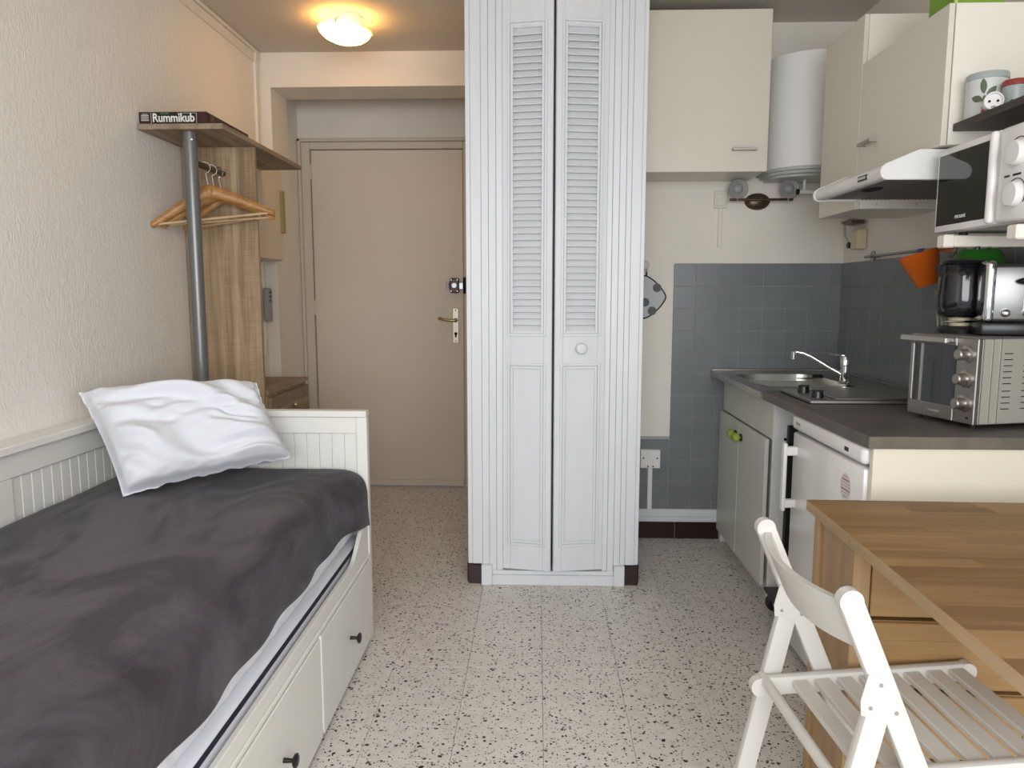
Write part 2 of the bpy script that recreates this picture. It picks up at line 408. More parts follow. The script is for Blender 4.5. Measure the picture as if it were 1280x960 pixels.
# trunking high on the left wall
tr = T('trim_1', 'white cable trunking under the ceiling on the textured wall', 'trim', (-1.465, 3.9, 0), kind='structure')
P('duct', B().box(XL, XL + .012, .5, 3.925, 2.425, 2.468, .002), M_wall, tr)
P('duct_cover', B().box(XL, XL + .02, .5, 3.925, 2.47, 2.488, .002), M_wall, tr)
P('vertical_duct', B().box(XL, XL + .014, 3.93, 3.965, 0.9, 2.43, .002), M_wall, tr)
P('corner_cap', B().box(XL, XL + .018, 3.925, 3.97, 2.425, 2.488, .002), M_wall, tr)

# ---------------------------------------------------------------- entrance door
dr = T('door_1', 'plain cream painted entrance door with lever handle', 'door', (-.93, YD, 0), kind='structure')
P('door_frame', B().box(-1.456, -1.402, YD - .02, YD + .06, 0, 2.155, .004).box(-.458, -.402, YD - .02, YD + .06, 0, 2.155, .004)
  .box(-1.402, -.458, YD - .02, YD + .06, 2.112, 2.155, .004), M_framep, dr)
P('frame_bead', B().box(-1.475, -1.455, YD - .03, YD + .0, 0, 2.175, .004).box(-1.475, -.40, YD - .03, YD, 2.156, 2.175, .004), M_framep, dr)
lf = P('door_leaf', B().box(-1.398, -.462, YD - .005, YD + .035, .006, 2.108, .003), M_doorp, dr)
P('weather_strip', B().box(-1.395, -.465, YD - .018, YD - .005, .008, .045, .002), M_doorp, dr)
for z in (.25, 1.15, 1.98):
    P('hinge', B().cyl((-1.400, YD - .008, z - .045), (-1.400, YD - .008, z + .045), .006, n=10), M_framep, dr)
hp = P('handle_plate', B().box(-.532, -.493, YD - .012, YD - .005, .925, 1.145, .003), mat('plate', (.62, .58, .46), .35, .5), dr)
P('lever', B().tube([(-.512, YD - .012, 1.07), (-.512, YD - .055, 1.07), (-.545, YD - .058, 1.070), (-.585, YD - .055, 1.075), (-.615, YD - .045, 1.084)], .009, 10), M_brass, hp, True)
P('rosette', B().lathe((-.512, YD - .012, 1.07), (0, -1, 0), [(0, 0), (.014, 0), (.013, .01), (0, .012)], 16), M_bronze, hp, True)
P('keyhole', B().cyl((-.512, YD - .0125, .985), (-.512, YD - .014, .985), .010, n=16).box(-.517, -.507, YD - .014, YD - .0125, .962, .985), M_dark, hp)
for z in (.94, 1.132): P('screw', B().cyl((-.512, YD - .0125, z), (-.512, YD - .014, z), .004, n=8), M_dark, hp)
lk = P('rim_lock', B().box(-.545, -.487, YD - .04, YD - .005, 1.24, 1.33, .006), mat('lock_brown', (.05, .028, .015), .3, .4), dr)
P('lock_bolt', B().box(-.487, -.462, YD - .034, YD - .01, 1.262, 1.302, .002), M_chrome, lk)
P('lock_knob', B().box(-.568, -.548, YD - .03, YD - .012, 1.268, 1.305, .004), M_ltgrey, lk)
P('lock_cylinder', B().cyl((-.516, YD - .040, 1.285), (-.516, YD - .050, 1.285), .015, n=16), M_chrome, lk, True)
for x, z in ((-.536, 1.25), (-.497, 1.25), (-.536, 1.32), (-.497, 1.32)):
    P('lock_screw', B().cyl((x, YD - .040, z), (x, YD - .042, z), .004, n=8), M_chrome, lk)
P('keeper', B().box(-.462, -.446, YD - .036, YD - .02, 1.235, 1.335, .002), M_dark, dr)

# ---------------------------------------------------------------- closet front: casing boards and bifold louvred doors
YC = 3.045
cs = T('trim_2', 'white moulded casing around the louvred closet doors', 'trim', (.07, YC, 0), kind='structure')
def vert(x0, x1, y, bev=.0015, z0=.085, z1=ZC): return B().box(x0, x1, y, YC, z0, z1, bev)
P('backing_board', B().box(-.2915, -.141, 3.037, YC, .085, ZC).box(.276, .4305, 3.037, YC, .085, ZC), M_gloss, cs)
for (x0, x1, y, z0) in ((-.292, -.2735, 3.034, .085), (-.2725, -.2305, 3.031, .085), (-.2295, -.2005, 3.028, .085), (-.1995, -.1700, 3.026, .05), (-.1690, -.143, 3.031, .06),
                        (.277, .2985, 3.031, .06), (.2995, .3255, 3.026, .05), (.3265, .3525, 3.028, .085), (.3535, .3745, 3.030, .085), (.3755, .4145, 3.032, .085), (.4155, .431, 3.035, .085)):
    P('casing_board', vert(x0, x1, y, z0=z0), M_gloss, cs)
for (x0, x1) in ((-.234, -.189), (.327, .372)): P('plinth_block', B().box(x0, x1, 3.004, YC, 0, .088, .002), M_gloss, cs)
for (x0, x1) in ((-.292, -.236), (.374, .431)): P('corner_tile', B().box(x0, x1, 3.022, YC, 0, .083, .002), M_darktile, cs)
P('threshold', B().box(-.189, .327, 3.006, YC, 0, .044, .003), M_gloss, cs)
P('threshold_step', B().box(-.189, .327, 3.020, 3.10, .043, .06, .002), M_gloss, cs)
P('side_tile', B().box(.431, .437, 3.05, YK, 0, .083, .001), M_darktile, cs)
P('hall_side_tile', B().box(-.298, -.292, 3.05, 4.6, 0, .083, .001), M_darktile, cs)

bd = T('door_2', 'white bifold closet doors with louvres above and panels below', 'door', (.067, 3.03, .06), kind='structure')
def leaf(px, sgn, wdt, ang):
    """leaf hinged at px on its outer edge, folded towards the viewer by ang"""
    xf = Matrix.Translation((px, 3.048, 0)) @ Matrix.Rotation(-sgn * ang, 4, 'Z')
    th = .024; zb, zt = .068, 2.425
    def X(a): return sgn * a
    def bx(bb, a0, a1, y0, y1, z0, z1, bev=.0025):
        lo, hi = sorted((X(a0), X(a1))); bb.box(lo, hi, y0, y1, z0, z1, bev); return bb
    st = .034
    f = B(xf)
    bx(f, 0, st, -th, 0, zb, zt); bx(f, wdt - st, wdt, -th, 0, zb, zt)
    bx(f, st, wdt - st, -th, 0, 2.262, zt); bx(f, st, wdt - st, -th, 0, .94, 1.085); bx(f, st, wdt - st, -th, 0, zb, .195)
    lo = P('door_leaf', f, M_gloss, bd)
    # mouldings around louvre field and panel
    def mould(z0, z1, nm):
        g = B(xf); d = .011
        a0, a1 = st - .012, wdt - st + .012
        for k, (e, h) in enumerate(((0, .006), (.012, .003))):
            A0, A1, Z0, Z1 = a0 + e, a1 - e, z0 + e, z1 - e
            bx(g, A0, A0 + d, -th - h, -th + .001, Z0, Z1, .0015); bx(g, A1 - d, A1, -th - h, -th + .001, Z0, Z1, .0015)
            bx(g, A0 + d, A1 - d, -th - h, -th + .001, Z0, Z0 + d, .0015); bx(g, A0 + d, A1 - d, -th - h, -th + .001, Z1 - d, Z1, .0015)
        P(nm, g, M_gloss, lo)
    mould(1.060, 2.290, 'louvre_moulding'); mould(.175, .950, 'panel_moulding')
    P('panel', bx(B(xf), st - .004, wdt - st + .004, -th + .006, -.004, .19, .945, .002), M_gloss, lo)
    # louvre slats, each one a tilted board
    pit = .02625; n = 44; firsts = None
    zs = [1.096 + k * pit for k in range(n + 1) if 1.096 + k * pit < 2.262]
    for z in zs:
        if firsts is None:
            s_ = B(xf); mid = wdt / 2
            s_.box(X(mid) - (wdt / 2 - st), X(mid) + (wdt / 2 - st), -th / 2 - .0195, -th / 2 + .0195, z - .0028, z + .0028, .0012, rot=Matrix.Rotation(math.radians(57), 3, 'X'))
            firsts = P('slat', s_, M_gloss, lo); base = W[firsts].copy(); zb0 = z
        else: copy_at(firsts, lo, base + Vector((0, 0, z - zb0)))
    if sgn < 0:
        c = xf @ Vector((X(wdt / 2), -th, 1.012))
        ax = xf.to_3x3() @ Vector((0, -1, 0))
        P('knob', B().lathe(c, ax, [(0, 0), (.012, 0), (.010, .012), (.020, .020), (.023, .026), (.019, .032), (0, .034)], 24), M_gloss, lo, True)
    return lo
leaf(-.140, 1, .2045, math.radians(9.5))
leaf(.275, -1, .2115, math.radians(9.5))

# ---------------------------------------------------------------- kitchen tiles, skirting
def tiled(parent_wall, nm, cells, plane, size=.1085, gap=.0022):
    f = None
    for (a, z, wa, hz) in cells:
        key = abs(wa - size) < 1e-4 and abs(hz - size) < 1e-4
        if plane == 'y': bb = lambda: B().box(a + gap / 2, a + wa - gap / 2, YK - .007, YK - .001, z + gap / 2, z + hz - gap / 2, .0012)
        else: bb = lambda: B().box(XR - .007, XR - .001, a + gap / 2, a + wa - gap / 2, z + gap / 2, z + hz - gap / 2, .0012)
        if key and f is not None:
            c = (a + wa / 2, YK - .004, z + gap / 2) if plane == 'y' else (XR - .004, a + wa / 2, z + gap / 2)
            copy_at(f, parent_wall, c)
        else:
            o = P('tile', bb(), M_tile, parent_wall)
            if key: f = o
wk = bpy.data.objects['wall_kitchen']; wr = bpy.data.objects['wall_right']
P('grout_bed', B().box(.668, XR, YK - .004, YK - .0005, .15, 1.380).box(.431, .668, YK - .004, YK - .0005, .15, .524), M_grout, wk)
P('grout_bed', B().box(XR - .004, XR - .0005, 1.3, YK, .84, 1.380), M_grout, wr)
ts = .1085
cells = []
zrows = [1.3785 - (k + 1) * ts for k in range(12)]
for zz in zrows:
    z, hz = zz, ts
    if z < .152: hz = z + ts - .152; z = .152
    if hz < .02: continue
    x = .771 - ts
    while x < XR - .01:
        wa = min(ts, XR - x)
        if not (x > 1.0 and z + hz < .80): cells.append((x, z, wa, hz))
        x += ts
    if z + hz < .54:
        cells.append((.771 - 2 * ts, z, ts, hz)); cells.append((.436, z, .771 - 2 * ts - .436, hz))
tiled(wk, 'k', cells, 'y')
cells = []
for z in zrows[:5]:
    y = YK - .008
    while y > 1.75:
        y -= ts; cells.append((y, z, ts, ts))
tiled(wr, 'r', cells, 'x')
ST('baseboard_kitchen', B().box(.437, .915, YK - .012, YK, .112, .151, .003).box(.437, .915, YK - .008, YK, .085, .112, .002), M_gloss, 'white painted strip above the dark skirting tiles', 'baseboard')
bk = T('baseboard_tiles', 'dark brown skirting tiles below the blue-grey wall tiles', 'baseboard', (.67, YK - .01, 0), kind='structure')
P('tile', B().box(.439, .698, YK - .014, YK - .001, 0, .083, .002), M_darktile, bk)
P('tile', B().box(.701, .930, YK - .014, YK - .001, 0, .083, .002), M_darktile, bk)

# ================================================================= CEILING LAMP
lp = T('ceiling_lamp', 'lit round glass ceiling lamp glowing warm in the hall', 'lamp', (-.885, 3.52, ZC))
LC = Vector((-.885, 3.52, ZC))
P('base', B().lathe(LC, (0, 0, -1), [(0, .001), (.076, .001), (.079, .008), (.074, .046), (0, .048)], 28), M_gloss, lp, True)
xl = Matrix.Translation(LC) @ Matrix.Rotation(math.radians(5), 4, 'Y') @ Matrix.Translation(-LC)
P('glass_dish', B(xl).lathe(LC, (0, 0, -1), [(.118, .058), (.121, .061), (.112, .077), (.09, .095), (.055, .109), (0, .115), (0, .110), (.054, .105), (.086, .092), (.108, .075), (.116, .061), (.118, .058)], 36), M_lampg, lp, True)
for a in (.4, 2.5, 4.6):
    P('clip', B().tube([LC + Vector((.066 * math.cos(a), .066 * math.sin(a), -.02)), LC + Vector((.119 * math.cos(a), .119 * math.sin(a), -.045)), LC + Vector((.124 * math.cos(a), .124 * math.sin(a), -.066))], .003, 6), M_brass, lp)
pl = bpy.data.lights.new('lamp_bulb', 'POINT'); pl.energy = 0.35; pl.color = (1.0, .55, .18); pl.shadow_soft_size = .03
po = bpy.data.objects.new('lamp_bulb', pl); COL.objects.link(po); po.parent = lp; po.location = (0, 0, -.075)

# ================================================================= COAT UNIT, HANGERS, BOX
cu = T('coat_stand_unit', 'oak-effect hall coat unit with top shelf, grey pole and drawers', 'wardrobe', (-1.31, 3.2, 0))
P('top_shelf', B().box(XL + .003, -1.155, 2.75, 3.652, 1.832, 1.852, .001), M_oakh, cu)
P('back_panel', B().box(XL + .004, -1.168, 3.085, 3.105, .02, 1.832, .001), M_oak, cu)
po_ = P('pole', B().cyl((-1.302, 2.80, .03), (-1.302, 2.80, 1.831), .0255, n=28), M_pole, cu, True)
P('pole_screw', B().cyl((-1.285, 2.776, 1.80), (-1.283, 2.772, 1.80), .004, n=8), M_chrome, po_)
P('base_board', B().box(XL + .004, -1.158, 2.755, 3.65, .0, .03, .001), M_oakh, cu)
P('hanging_rail', B().cyl((-1.302, 2.82, 1.725), (-1.302, 3.086, 1.725), .0115, n=14), M_bronze, cu, True)
ch = P('drawer_chest', B().box(XL + .004, -1.166, 3.107, 3.64, .03, .80, .001), M_oak, cu)
P('chest_top', B().box(XL + .004, -1.155, 3.106, 3.65, .80, .818, .001), M_oakh, ch)
for k, (z0, z1) in enumerate(((.61, .785), (.425, .60), (.24, .415), (.05, .23))):
    d = P('drawer', B().box(-1.166, -1.150, 3.12, 3.635, z0, z1, .0015), M_oakh, cu)
    P('knob', B().lathe((-1.150, 3.378, (z0 + z1) / 2 + .02), (1, 0, 0), [(0, 0), (.006, 0), (.006, .012), (.014, .018), (.012, .026), (0, .028)], 14), M_brass, d, True)

def hanger(nm_label, cy, rot, tilt, dz, hw=.222, drop=.105):
    base = Vector((-1.302, cy, 1.725 + .014))
    h = T('clothes_hanger', nm_label, 'hanger', (base.x, base.y, 1.55), 'wooden hangers on the hall rail')
    xf = Matrix.Translation(base) @ Matrix.Rotation(rot, 4, 'Z') @ Matrix.Rotation(tilt, 4, 'Y')
    top = -.098 + dz
    # curved wooden shoulders
    def side(sg):
        def fn(u, v):
            a = u * hw; s = a / hw
            zc = top - .010 - drop * (s ** 1.15) 
            hh = .026 * (1 - .5 * s); ph = v * 2 * PI
            return (sg * a, .0075 * math.cos(ph), zc + hh * math.sin(ph))
        return fn
    g = B(xf)
    for sg in (-1, 1): g.grid(side(sg), 22, 12)
    g.ball((0, 0, top - .010), (.018, .010, .022))
    for sg in (-1, 1): g.ball((sg * hw, 0, top - .010 - drop), (.012, .0075, .0130), 10, 8)
    P('shoulder', g, M_hang, h, True)
    zb = top - .010 - drop * .93
    P('trouser_bar', B(xf).cyl((-hw + .018, 0, zb - .008), (hw - .018, 0, zb - .008), .0055, n=10), M_rod, h, True)
    pts = [Vector((0, 0, top + .008)), Vector((0, 0, -.040))]
    for k in range(10):
        a = -PI / 2 + k / 9 * 1.35 * PI
        pts.append(Vector((.021 * math.cos(a), 0, -.018 + .021 * math.sin(a))))
    P('hook', B(xf).tube(pts, .0019, 6), M_chrome, h, True)
hanger('varnished wooden clothes hanger nearest the grey pole', 2.905, .50, -.15, .0)
hanger('varnished wooden clothes hanger in the middle of the rail', 2.965, .46, -.12, -.004, .205)
hanger('varnished wooden clothes hanger nearest the oak panel', 3.022, .20, -.16, -.006, .165)

gb = T('board_game_box', 'flat dark brown board game box on the coat unit shelf', 'game box', (-1.35, 2.95, 1.852))
P('box_body', B().box(-1.474, -1.221, 2.768, 3.165, 1.8525, 1.898, .001), M_brown, gb)
yb = 2.7675
P('title_panel', B().box(-1.428, -1.258, yb - .0006, yb, 1.855, 1.8955), M_ink, gb)
text('Rummikub', .0425, (-1.4235, yb - .0012, 1.8625), (1, 0, 0), (0, 0, 1), M_white, gb, ext=.0008, xs=.86, bold=.0009)
text('LETTRES', .0085, (-1.392, yb - .0012, 1.889), (1, 0, 0), (0, 0, 1), M_greenink, gb, 'subtitle')
for (x0, x1, z0, z1) in ((-1.4285, -1.4275, 1.856, 1.895), (-1.2585, -1.2575, 1.857, 1.893), (-1.33, -1.2586, 1.8925, 1.8933)): P('title_rule', B().box(x0, x1, yb - .0012, yb, z0, z1), M_white, gb)
g = B()
for k in range(3): g.box(-1.466, -1.437, yb - .001, yb, 1.866 + k * .008, 1.871 + k * .008, .001)
g.box(-1.462, -1.441, yb - .001, yb, 1.889, 1.891)
P('badge', g, M_ltgrey, gb)
g = B(); xs = -1.2208
for (y0, y1, z0, z1) in ((2.80, 2.835, 1.858, 1.89),): g.box(xs, xs + .0005, y0, y1, z0, z1)
P('side_print', g, mat('print_brown_grey', (.12, .06, .05), .5), gb)
text('Rummikub', .030, (xs + .0004, 2.93, 1.866), (0, 1, 0), (0, 0, 1), M_white, gb, 'side_lettering')

# electric cabinet and intercom
eb = T('meter_cabinet', 'cream electrical cabinet on the wall behind the oak panel', 'cabinet', (-1.41, 3.77, 1.40))
P('body', B().box(XL + .002, -1.365, 3.56, 3.945, 1.405, 1.93, .004), M_framep, eb)
P('door', B().box(-1.365, -1.355, 3.565, 3.94, 1.41, 1.925, .003), mat('cabinet_cream', (.70, .61, .47), .45), eb)
P('latch', B().box(-1.357, -1.335, 3.908, 3.932, 1.55, 1.77, .004), M_brass, eb)
ic = T('intercom', 'slim grey wall intercom below the cream electrical cabinet', 'intercom', (-1.46, 3.93, 1.10))
P('body', B().box(XL + .0145, XL + .042, 3.90, 3.965, 1.085, 1.265, .006), M_grey, ic)
for k in range(3): P('button', B().box(XL + .042, XL + .045, 3.925, 3.95, 1.19 + k * .022, 1.203 + k * .022, .001), M_black, ic)

# ================================================================= DAYBED
db = T('daybed', 'white wooden daybed with drawers and tongue-and-groove ends', 'bed', (-1.03, 1.5, 0))
Y0, Y1, XF, XBk = .46, 2.535, -.588, -1.470
def board_row(name, parent, n, a0, a1, maker):
    p = (a1 - a0) / n
    for k in range(n): P(name, maker(a0 + k * p + .0004, a0 + (k + 1) * p - .0004), M_bedw, parent)
# end panel (far)
def end(yf, yb_, nm):
    e = P(nm, B().box(XBk, XF - .004, yf - .006, yb_ + .006, .806, .829, .003), M_bedw, db)
    P('post', B().box(XF - .042, XF - .004, yf, yb_, 0, .806, .002), M_bedw, e)
    P('post', B().box(XBk, XBk + .04, yf, yb_, 0, .806, .002), M_bedw, e)
    P('top_rail', B().box(XBk + .04, XF - .042, yf + .003, yb_ - .003, .748, .806, .002), M_bedw, e)
    P('bottom_rail', B().box(XBk + .04, XF - .042, yf + .003, yb_ - .003, .06, .30, .002), M_bedw, e)
    board_row('panel_board', e, 18, XBk + .04, XF - .042, lambda a, b_: B().box(a, b_, yf + .010, yb_ - .010, .30, .748, .0015))
    return e
label(end(2.503, Y1, 'end_panel'), 'far white slatted end of the daybed')
label(end(Y0, Y0 + .032, 'end_panel'), 'near white slatted end of the daybed')
bp_ = P('back_cap', B().box(XBk - .004, XBk + .075, Y0 + .03, 2.50, .806, .830, .003), M_bedw, db)
P('back_rail', B().box(XBk + .012, XBk + .052, Y0 + .03, 2.50, .735, .806, .003), M_bedw, bp_)
P('back_low_rail', B().box(XBk + .012, XBk + .052, Y0 + .03, 2.50, .30, .45, .002), M_bedw, bp_)
P('back_stile', B().box(XBk + .012, XBk + .050, 1.82, 1.90, .45, .735, .002), M_bedw, bp_)
board_row('back_board', bp_, 14, 1.90, 2.50, lambda a, b_: B().box(XBk + .02, XBk + .042, a, b_, .45, .735, .0025))
board_row('back_board', bp_, 30, Y0 + .03, 1.82, lambda a, b_: B().box(XBk + .02, XBk + .042, a, b_, .45, .735, .0025))
# front board with ends that rise, and drawers
poly = [(Y0, .03), (Y1 - .03, .03), (Y1 - .03, .445)]
poly += [(Y1 - .03 - .035 - .20 * t, .445 - .090 * (3 * t * t - 2 * t ** 3)) for t in [k / 10 for k in range(11)]]
poly += [(Y0 + .04 + .20 * (1 - t), .355 + .09 * (3 * t * t - 2 * t ** 3)) for t in [k / 10 for k in range(11)]] + [(Y0, .445)]
P('front_board', B().prism(poly, XF - .022, XF - .008, 'x', .0015), M_bedw, db)
P('front_lip', B().box(XF - .008, XF - .001, Y0 + .03, Y1 - .04, .306, .318, .002), M_bedw, db)
for (a, c) in ((1.902, Y1 - .04), (1.272, 1.888), (.642, 1.258)):
    d = P('drawer', B().box(XF - .008, XF, a, c, .012, .300, .003), M_bedw, db)
    P('knob', B().lathe((XF, (a + c) / 2, .150), (1, 0, 0), [(0, 0), (.006, 0), (.005, .020), (.016, .026), (.017, .031), (.012, .034), (0, .035)], 18), M_black, d, True)
for yy in (1.895, 1.265): P('divider', B().box(XF - .008, XF + .001, yy - .004, yy + .004, .03, .304, .001), mat('bright_edge', (.85, .84, .80), .3), db)
P('slat_base', B().box(XBk + .06, XF - .03, Y0 + .035, 2.495, .14, .17), M_bedw, db)

ml = T('lower_mattress', 'white mattress with navy piping under the covered one', 'mattress', (-1.0, 1.5, .17))
P('core', B().box(-1.425, XF - .033, .51, 2.496, .17, .386, .012, seg=3), M_linen, ml, True)
P('piping', B().cyl((XF - .032, .52, .372), (XF - .032, 2.490, .372), .0055, n=10), M_navy, ml)
mu = T('upper_mattress', 'white quilted mattress edge showing below the grey blanket', 'mattress', (-1.0, 1.5, .387))
P('core', B().box(-1.422, XF - .070, .51, 2.496, .387, .606, .03, seg=3), M_linen, mu, True)
def ruff(u, v):
    y = .515 + u * 1.978
    k = noise.noise(Vector((y * 13, v * 2.2, 3))) * .008 + noise.noise(Vector((y * 34, v * 3, 9))) * .005
    z = .387 + v * .10
    return (XF - .066 + .018 * math.sin(min(1, v * 1.15) * PI) ** .5 + k * math.sin(v * PI), y, z)
P('gathered_cover', B().grid(ruff, 260, 8), M_linen, mu, True)

# blanket: one sheet running over the mattress and down its front edge
def blanket(u, v):
    y = .47 + u * (2.498 - .47)
    k = max(0, min(1, (y - 2.18) / .28)); k = k * k * (3 - 2 * k); e = .034 * k
    prof = [(-1.418, .60), (-1.40, .626), (-1.30, .632), (-1.05, .634), (-.82, .634), (-.71 + e, .630), (-.665 + e, .620), (-.640 + e, .598), (-.628 + e, .56), (-.625 + e, .50), (-.625 + e, .44)]
    hem = .446 + .010 * math.sin(y * 3.1 + .4) + .010 * noise.noise(Vector((y * 5, 0, 0))) + .05 * max(0, 1.35 - y) - .02 * k
    prof[-1] = (-.625 + e + .005 * math.sin(y * 21), hem); prof[-2] = (-.626 + e, hem + .06)
    s = v * (len(prof) - 1); i = min(int(s), len(prof) - 2); f = s - i
    p0 = prof[max(i - 1, 0)]; p1 = prof[i]; p2 = prof[i + 1]; p3 = prof[min(i + 2, len(prof) - 1)]
    def cr(a, b_, c, d): return .5 * (2 * b_ + (c - a) * f + (2 * a - 5 * b_ + 4 * c - d) * f * f + (-a + 3 * b_ - 3 * c + d) * f ** 3)
    x = cr(p0[0], p1[0], p2[0], p3[0]); z = cr(p0[1], p1[1], p2[1], p3[1])
    wv = noise.noise(Vector((x * 3, y * 2.4, 1))) * .010 + noise.noise(Vector((x * 9 + y * 5, y * 5 - x * 3, 5))) * .0045
    edge = min(1, (2.498 - y) / .05)
    if x > -.66: x += wv * .8
    else: z += wv
    z -= .012 * (1 - edge) ** 2
    return (x, y, z)
bl = tag(P('blanket', B().grid(blanket, 130, 80), M_fleece, None, True), 'dark grey fleece blanket spread over the daybed', 'blanket')
sm = bl.modifiers.new('thick', 'SOLIDIFY'); sm.thickness = .008; sm.offset = -1

# pillow
TL, TR, BR, BL = Vector((-1.44, 2.24, .925)), Vector((-.945, 2.43, .935)), Vector((-.800, 2.335, .70)), Vector((-1.200, 2.040, .648))
nrm = ((TR - BL).cross(TL - BR)).normalized()
if nrm.y > 0: nrm = -nrm
def pil(side):
    def fn(u, v):
        a, b_ = u * 2 - 1, v * 2 - 1
        sh = 1 - .055 * (1 - a * a) * 0
        # edges bow inwards between corners
        uu = .5 + .5 * a * (1 - .045 * (1 - b_ * b_)); vv = .5 + .5 * b_ * (1 - .05 * (1 - a * a))
        p = BL.lerp(BR, uu).lerp(TL.lerp(TR, uu), vv)
        t = max(0, (1 - abs(a) ** 3.2)) ** .5 * max(0, (1 - abs(b_) ** 3.2)) ** .5
        o_ = 0 if side > 0 else 8
        wx = u * 1.0 + .25 * noise.noise(Vector((u * 1.7, v * 1.7, o_ + 2))); wy = v + .25 * noise.noise(Vector((u * 1.5 + 4, v * 1.5, o_ + 5)))
        wr_ = noise.noise(Vector((u * 2.6, v * 2.6, o_))) * .030
        # soft folds running across the case, gathered towards the corners
        wr_ += .0115 * math.sin(9 * wx + 19 * wy) * (.4 + .6 * abs(noise.noise(Vector((u * 3, v * 3, o_ + 11)))) * 2)
        wr_ += .0075 * math.sin(34 * wy - 14 * wx) * max(0, noise.noise(Vector((u * 2.4 + 7, v * 2.4, o_)))) * 2.2
        wr_ += .0075 * math.sin(30 * wx + 11 * wy) * max(0, noise.noise(Vector((u * 2.8 + 1, v * 2.0 + 3, o_ + 4)))) * 2.2
        wr_ += .0035 * math.sin(62 * wy + 20 * wx) * max(0, noise.noise(Vector((u * 3.5 + 3, v * 3.5, o_ + 9)))) * 2.2
        e = min(1, 5 * min(1 - abs(a), 1 - abs(b_)) + .12)
        h = ((.105 if side > 0 else .06) + (.045 * (1 - vv) if side > 0 else 0)) * t + wr_ * e * (.5 + t)
        sag = Vector((0, 0, -.035 * t * (1 - vv) * (1 if side > 0 else 0)))
        edgew = (1 - e) * .022 * noise.noise(Vector((u * 14, v * 14, 2)))
        mk = min(1, 14 * min(1 - abs(a), 1 - abs(b_)))
        return p + nrm * (side * max(h, .003) * mk + edgew) + sag * mk
    return fn
P_ = B(); P_.grid(pil(1), 120, 110); P_.grid(pil(-1), 120, 110)
bmesh.ops.remove_doubles(P_.bm, verts=P_.bm.verts, dist=.0001)
pw = tag(P('pillow', P_, M_linen, None, True), 'rumpled white pillow leaning in the far corner of the bed', 'pillow')
pw.data.set_sharp_from_angle(angle=math.radians(80))

# ================================================================= KITCHEN WALL UNITS
def handle_bar(c, L, axis, out, parent, m=M_steeldk):
    c = Vector(c); a = Vector(axis); o = Vector(out); g = B()
    g.bar(c - a * L / 2 + o * .022, c + a * L / 2 + o * .022, .010, .012, up=(0, 0, 1), bev=.001)
    for s in (-1, 1): g.bar(c + a * s * (L / 2 - .008), c + a * s * (L / 2 - .008) + o * .02, .010, .010, up=(0, 0, 1))
    return P('handle', g, m, parent)
wc = T('wall_cabinet', 'white wall cabinet above the light switch, next to the closet', 'cabinet', (.72, 3.5, 1.765), 'white kitchen wall cabinets')
P('body', B().box(.436, 1.0, 3.372, YK - .002, 1.768, 2.44, .001), M_lam, wc)
d = P('door', B().box(.436, 1.002, 3.352, 3.370, 1.765, 2.443, .0015), M_lam, wc)
handle_bar((.897, 3.352, 1.858), .105, (1, 0, 0), (0, -1, 0), d)

wh = T('water_heater', 'white curved-front water heater in the kitchen corner', 'water heater', (1.25, 3.5, 1.75))
def dpoly(x0, x1, yb_, yf, n=22, k=2.4):
    c = (x0 + x1) / 2; r = (x1 - x0) / 2; side = yb_ - .10
    pts = [(x1, yb_), (x0, yb_)]
    for i in range(n + 1):
        t = i / n * PI
        pts.append((c - r * math.copysign(abs(math.cos(t)) ** (2 / k), math.cos(t)), side - (side - yf) * math.sin(t) ** (2 / k)))
    return pts
P('shell', B().prism(dpoly(1.035, 1.455, YK - .004, 3.345, k=2.0), 1.792, 2.275, 'z'), M_enamel, wh, True)
P('bottom_cover', B().prism(dpoly(1.042, 1.448, YK - .006, 3.355, k=2.0), 1.780, 1.792, 'z').prism(dpoly(1.056, 1.434, YK - .01, 3.385, k=2.0), 1.768, 1.780, 'z').prism(dpoly(1.075, 1.415, YK - .014, 3.425, k=2.0), 1.758, 1.768, 'z'), M_ltgrey, wh, True)
P('pipe_valve', B().cyl((1.215, 3.56, 1.705), (1.30, 3.56, 1.705), .010, n=12).cyl((1.24, 3.56, 1.705), (1.24, 3.56, 1.765), .008, n=10), M_enamel, wh, True)
P('valve_cap', B().cyl((1.205, 3.56, 1.705), (1.216, 3.56, 1.705), .013, n=12), M_black, wh, True)
P('indicator', B().box(1.062, 1.076, 3.455, 3.468, 1.83, 1.838), M_red, wh)

ca = T('wall_cabinet', 'taller white wall cabinet between the water heater and the range hood', 'cabinet', (1.31, 2.93, 1.535), 'white kitchen wall cabinets')
P('body', B().box(1.162, XR - .002, 2.765, 3.10, 1.537, 2.203, .001), M_lam, ca)
P('side_panel', B().box(1.160, XR - .002, 2.755, 2.765, 1.537, 2.205, .001), M_lamedge, ca)
P('door', B().box(1.143, 1.159, 2.755, 3.10, 1.535, 2.205, .0015), M_lam, ca)
for x in (1.22, 1.36): P('screw_cap', B().cyl((x, 2.7552, 1.552), (x, 2.753, 1.552), .006, n=10), M_lam, ca)
cb = T('wall_cabinet', 'white wall cabinet above the range hood with a lime box on top', 'cabinet', (1.31, 2.48, 1.65), 'white kitchen wall cabinets')
P('body', B().box(1.162, XR - .002, 2.212, 2.752, 1.652, 2.033, .001), M_lam, cb)
P('side_panel', B().box(1.162, XR - .002, 2.200, 2.212, 1.652, 2.035, .001), M_lamedge, cb)
d = P('door', B().box(1.143, 1.159, 2.200, 2.752, 1.650, 2.035, .0015), M_lam, cb)
handle_bar((1.143, 2.655, 1.748), .10, (0, 1, 0), (-1, 0, 0), d)
gx = T('storage_box', 'lime green storage box on top of the cabinet above the hood', 'box', (1.24, 2.33, 2.035))
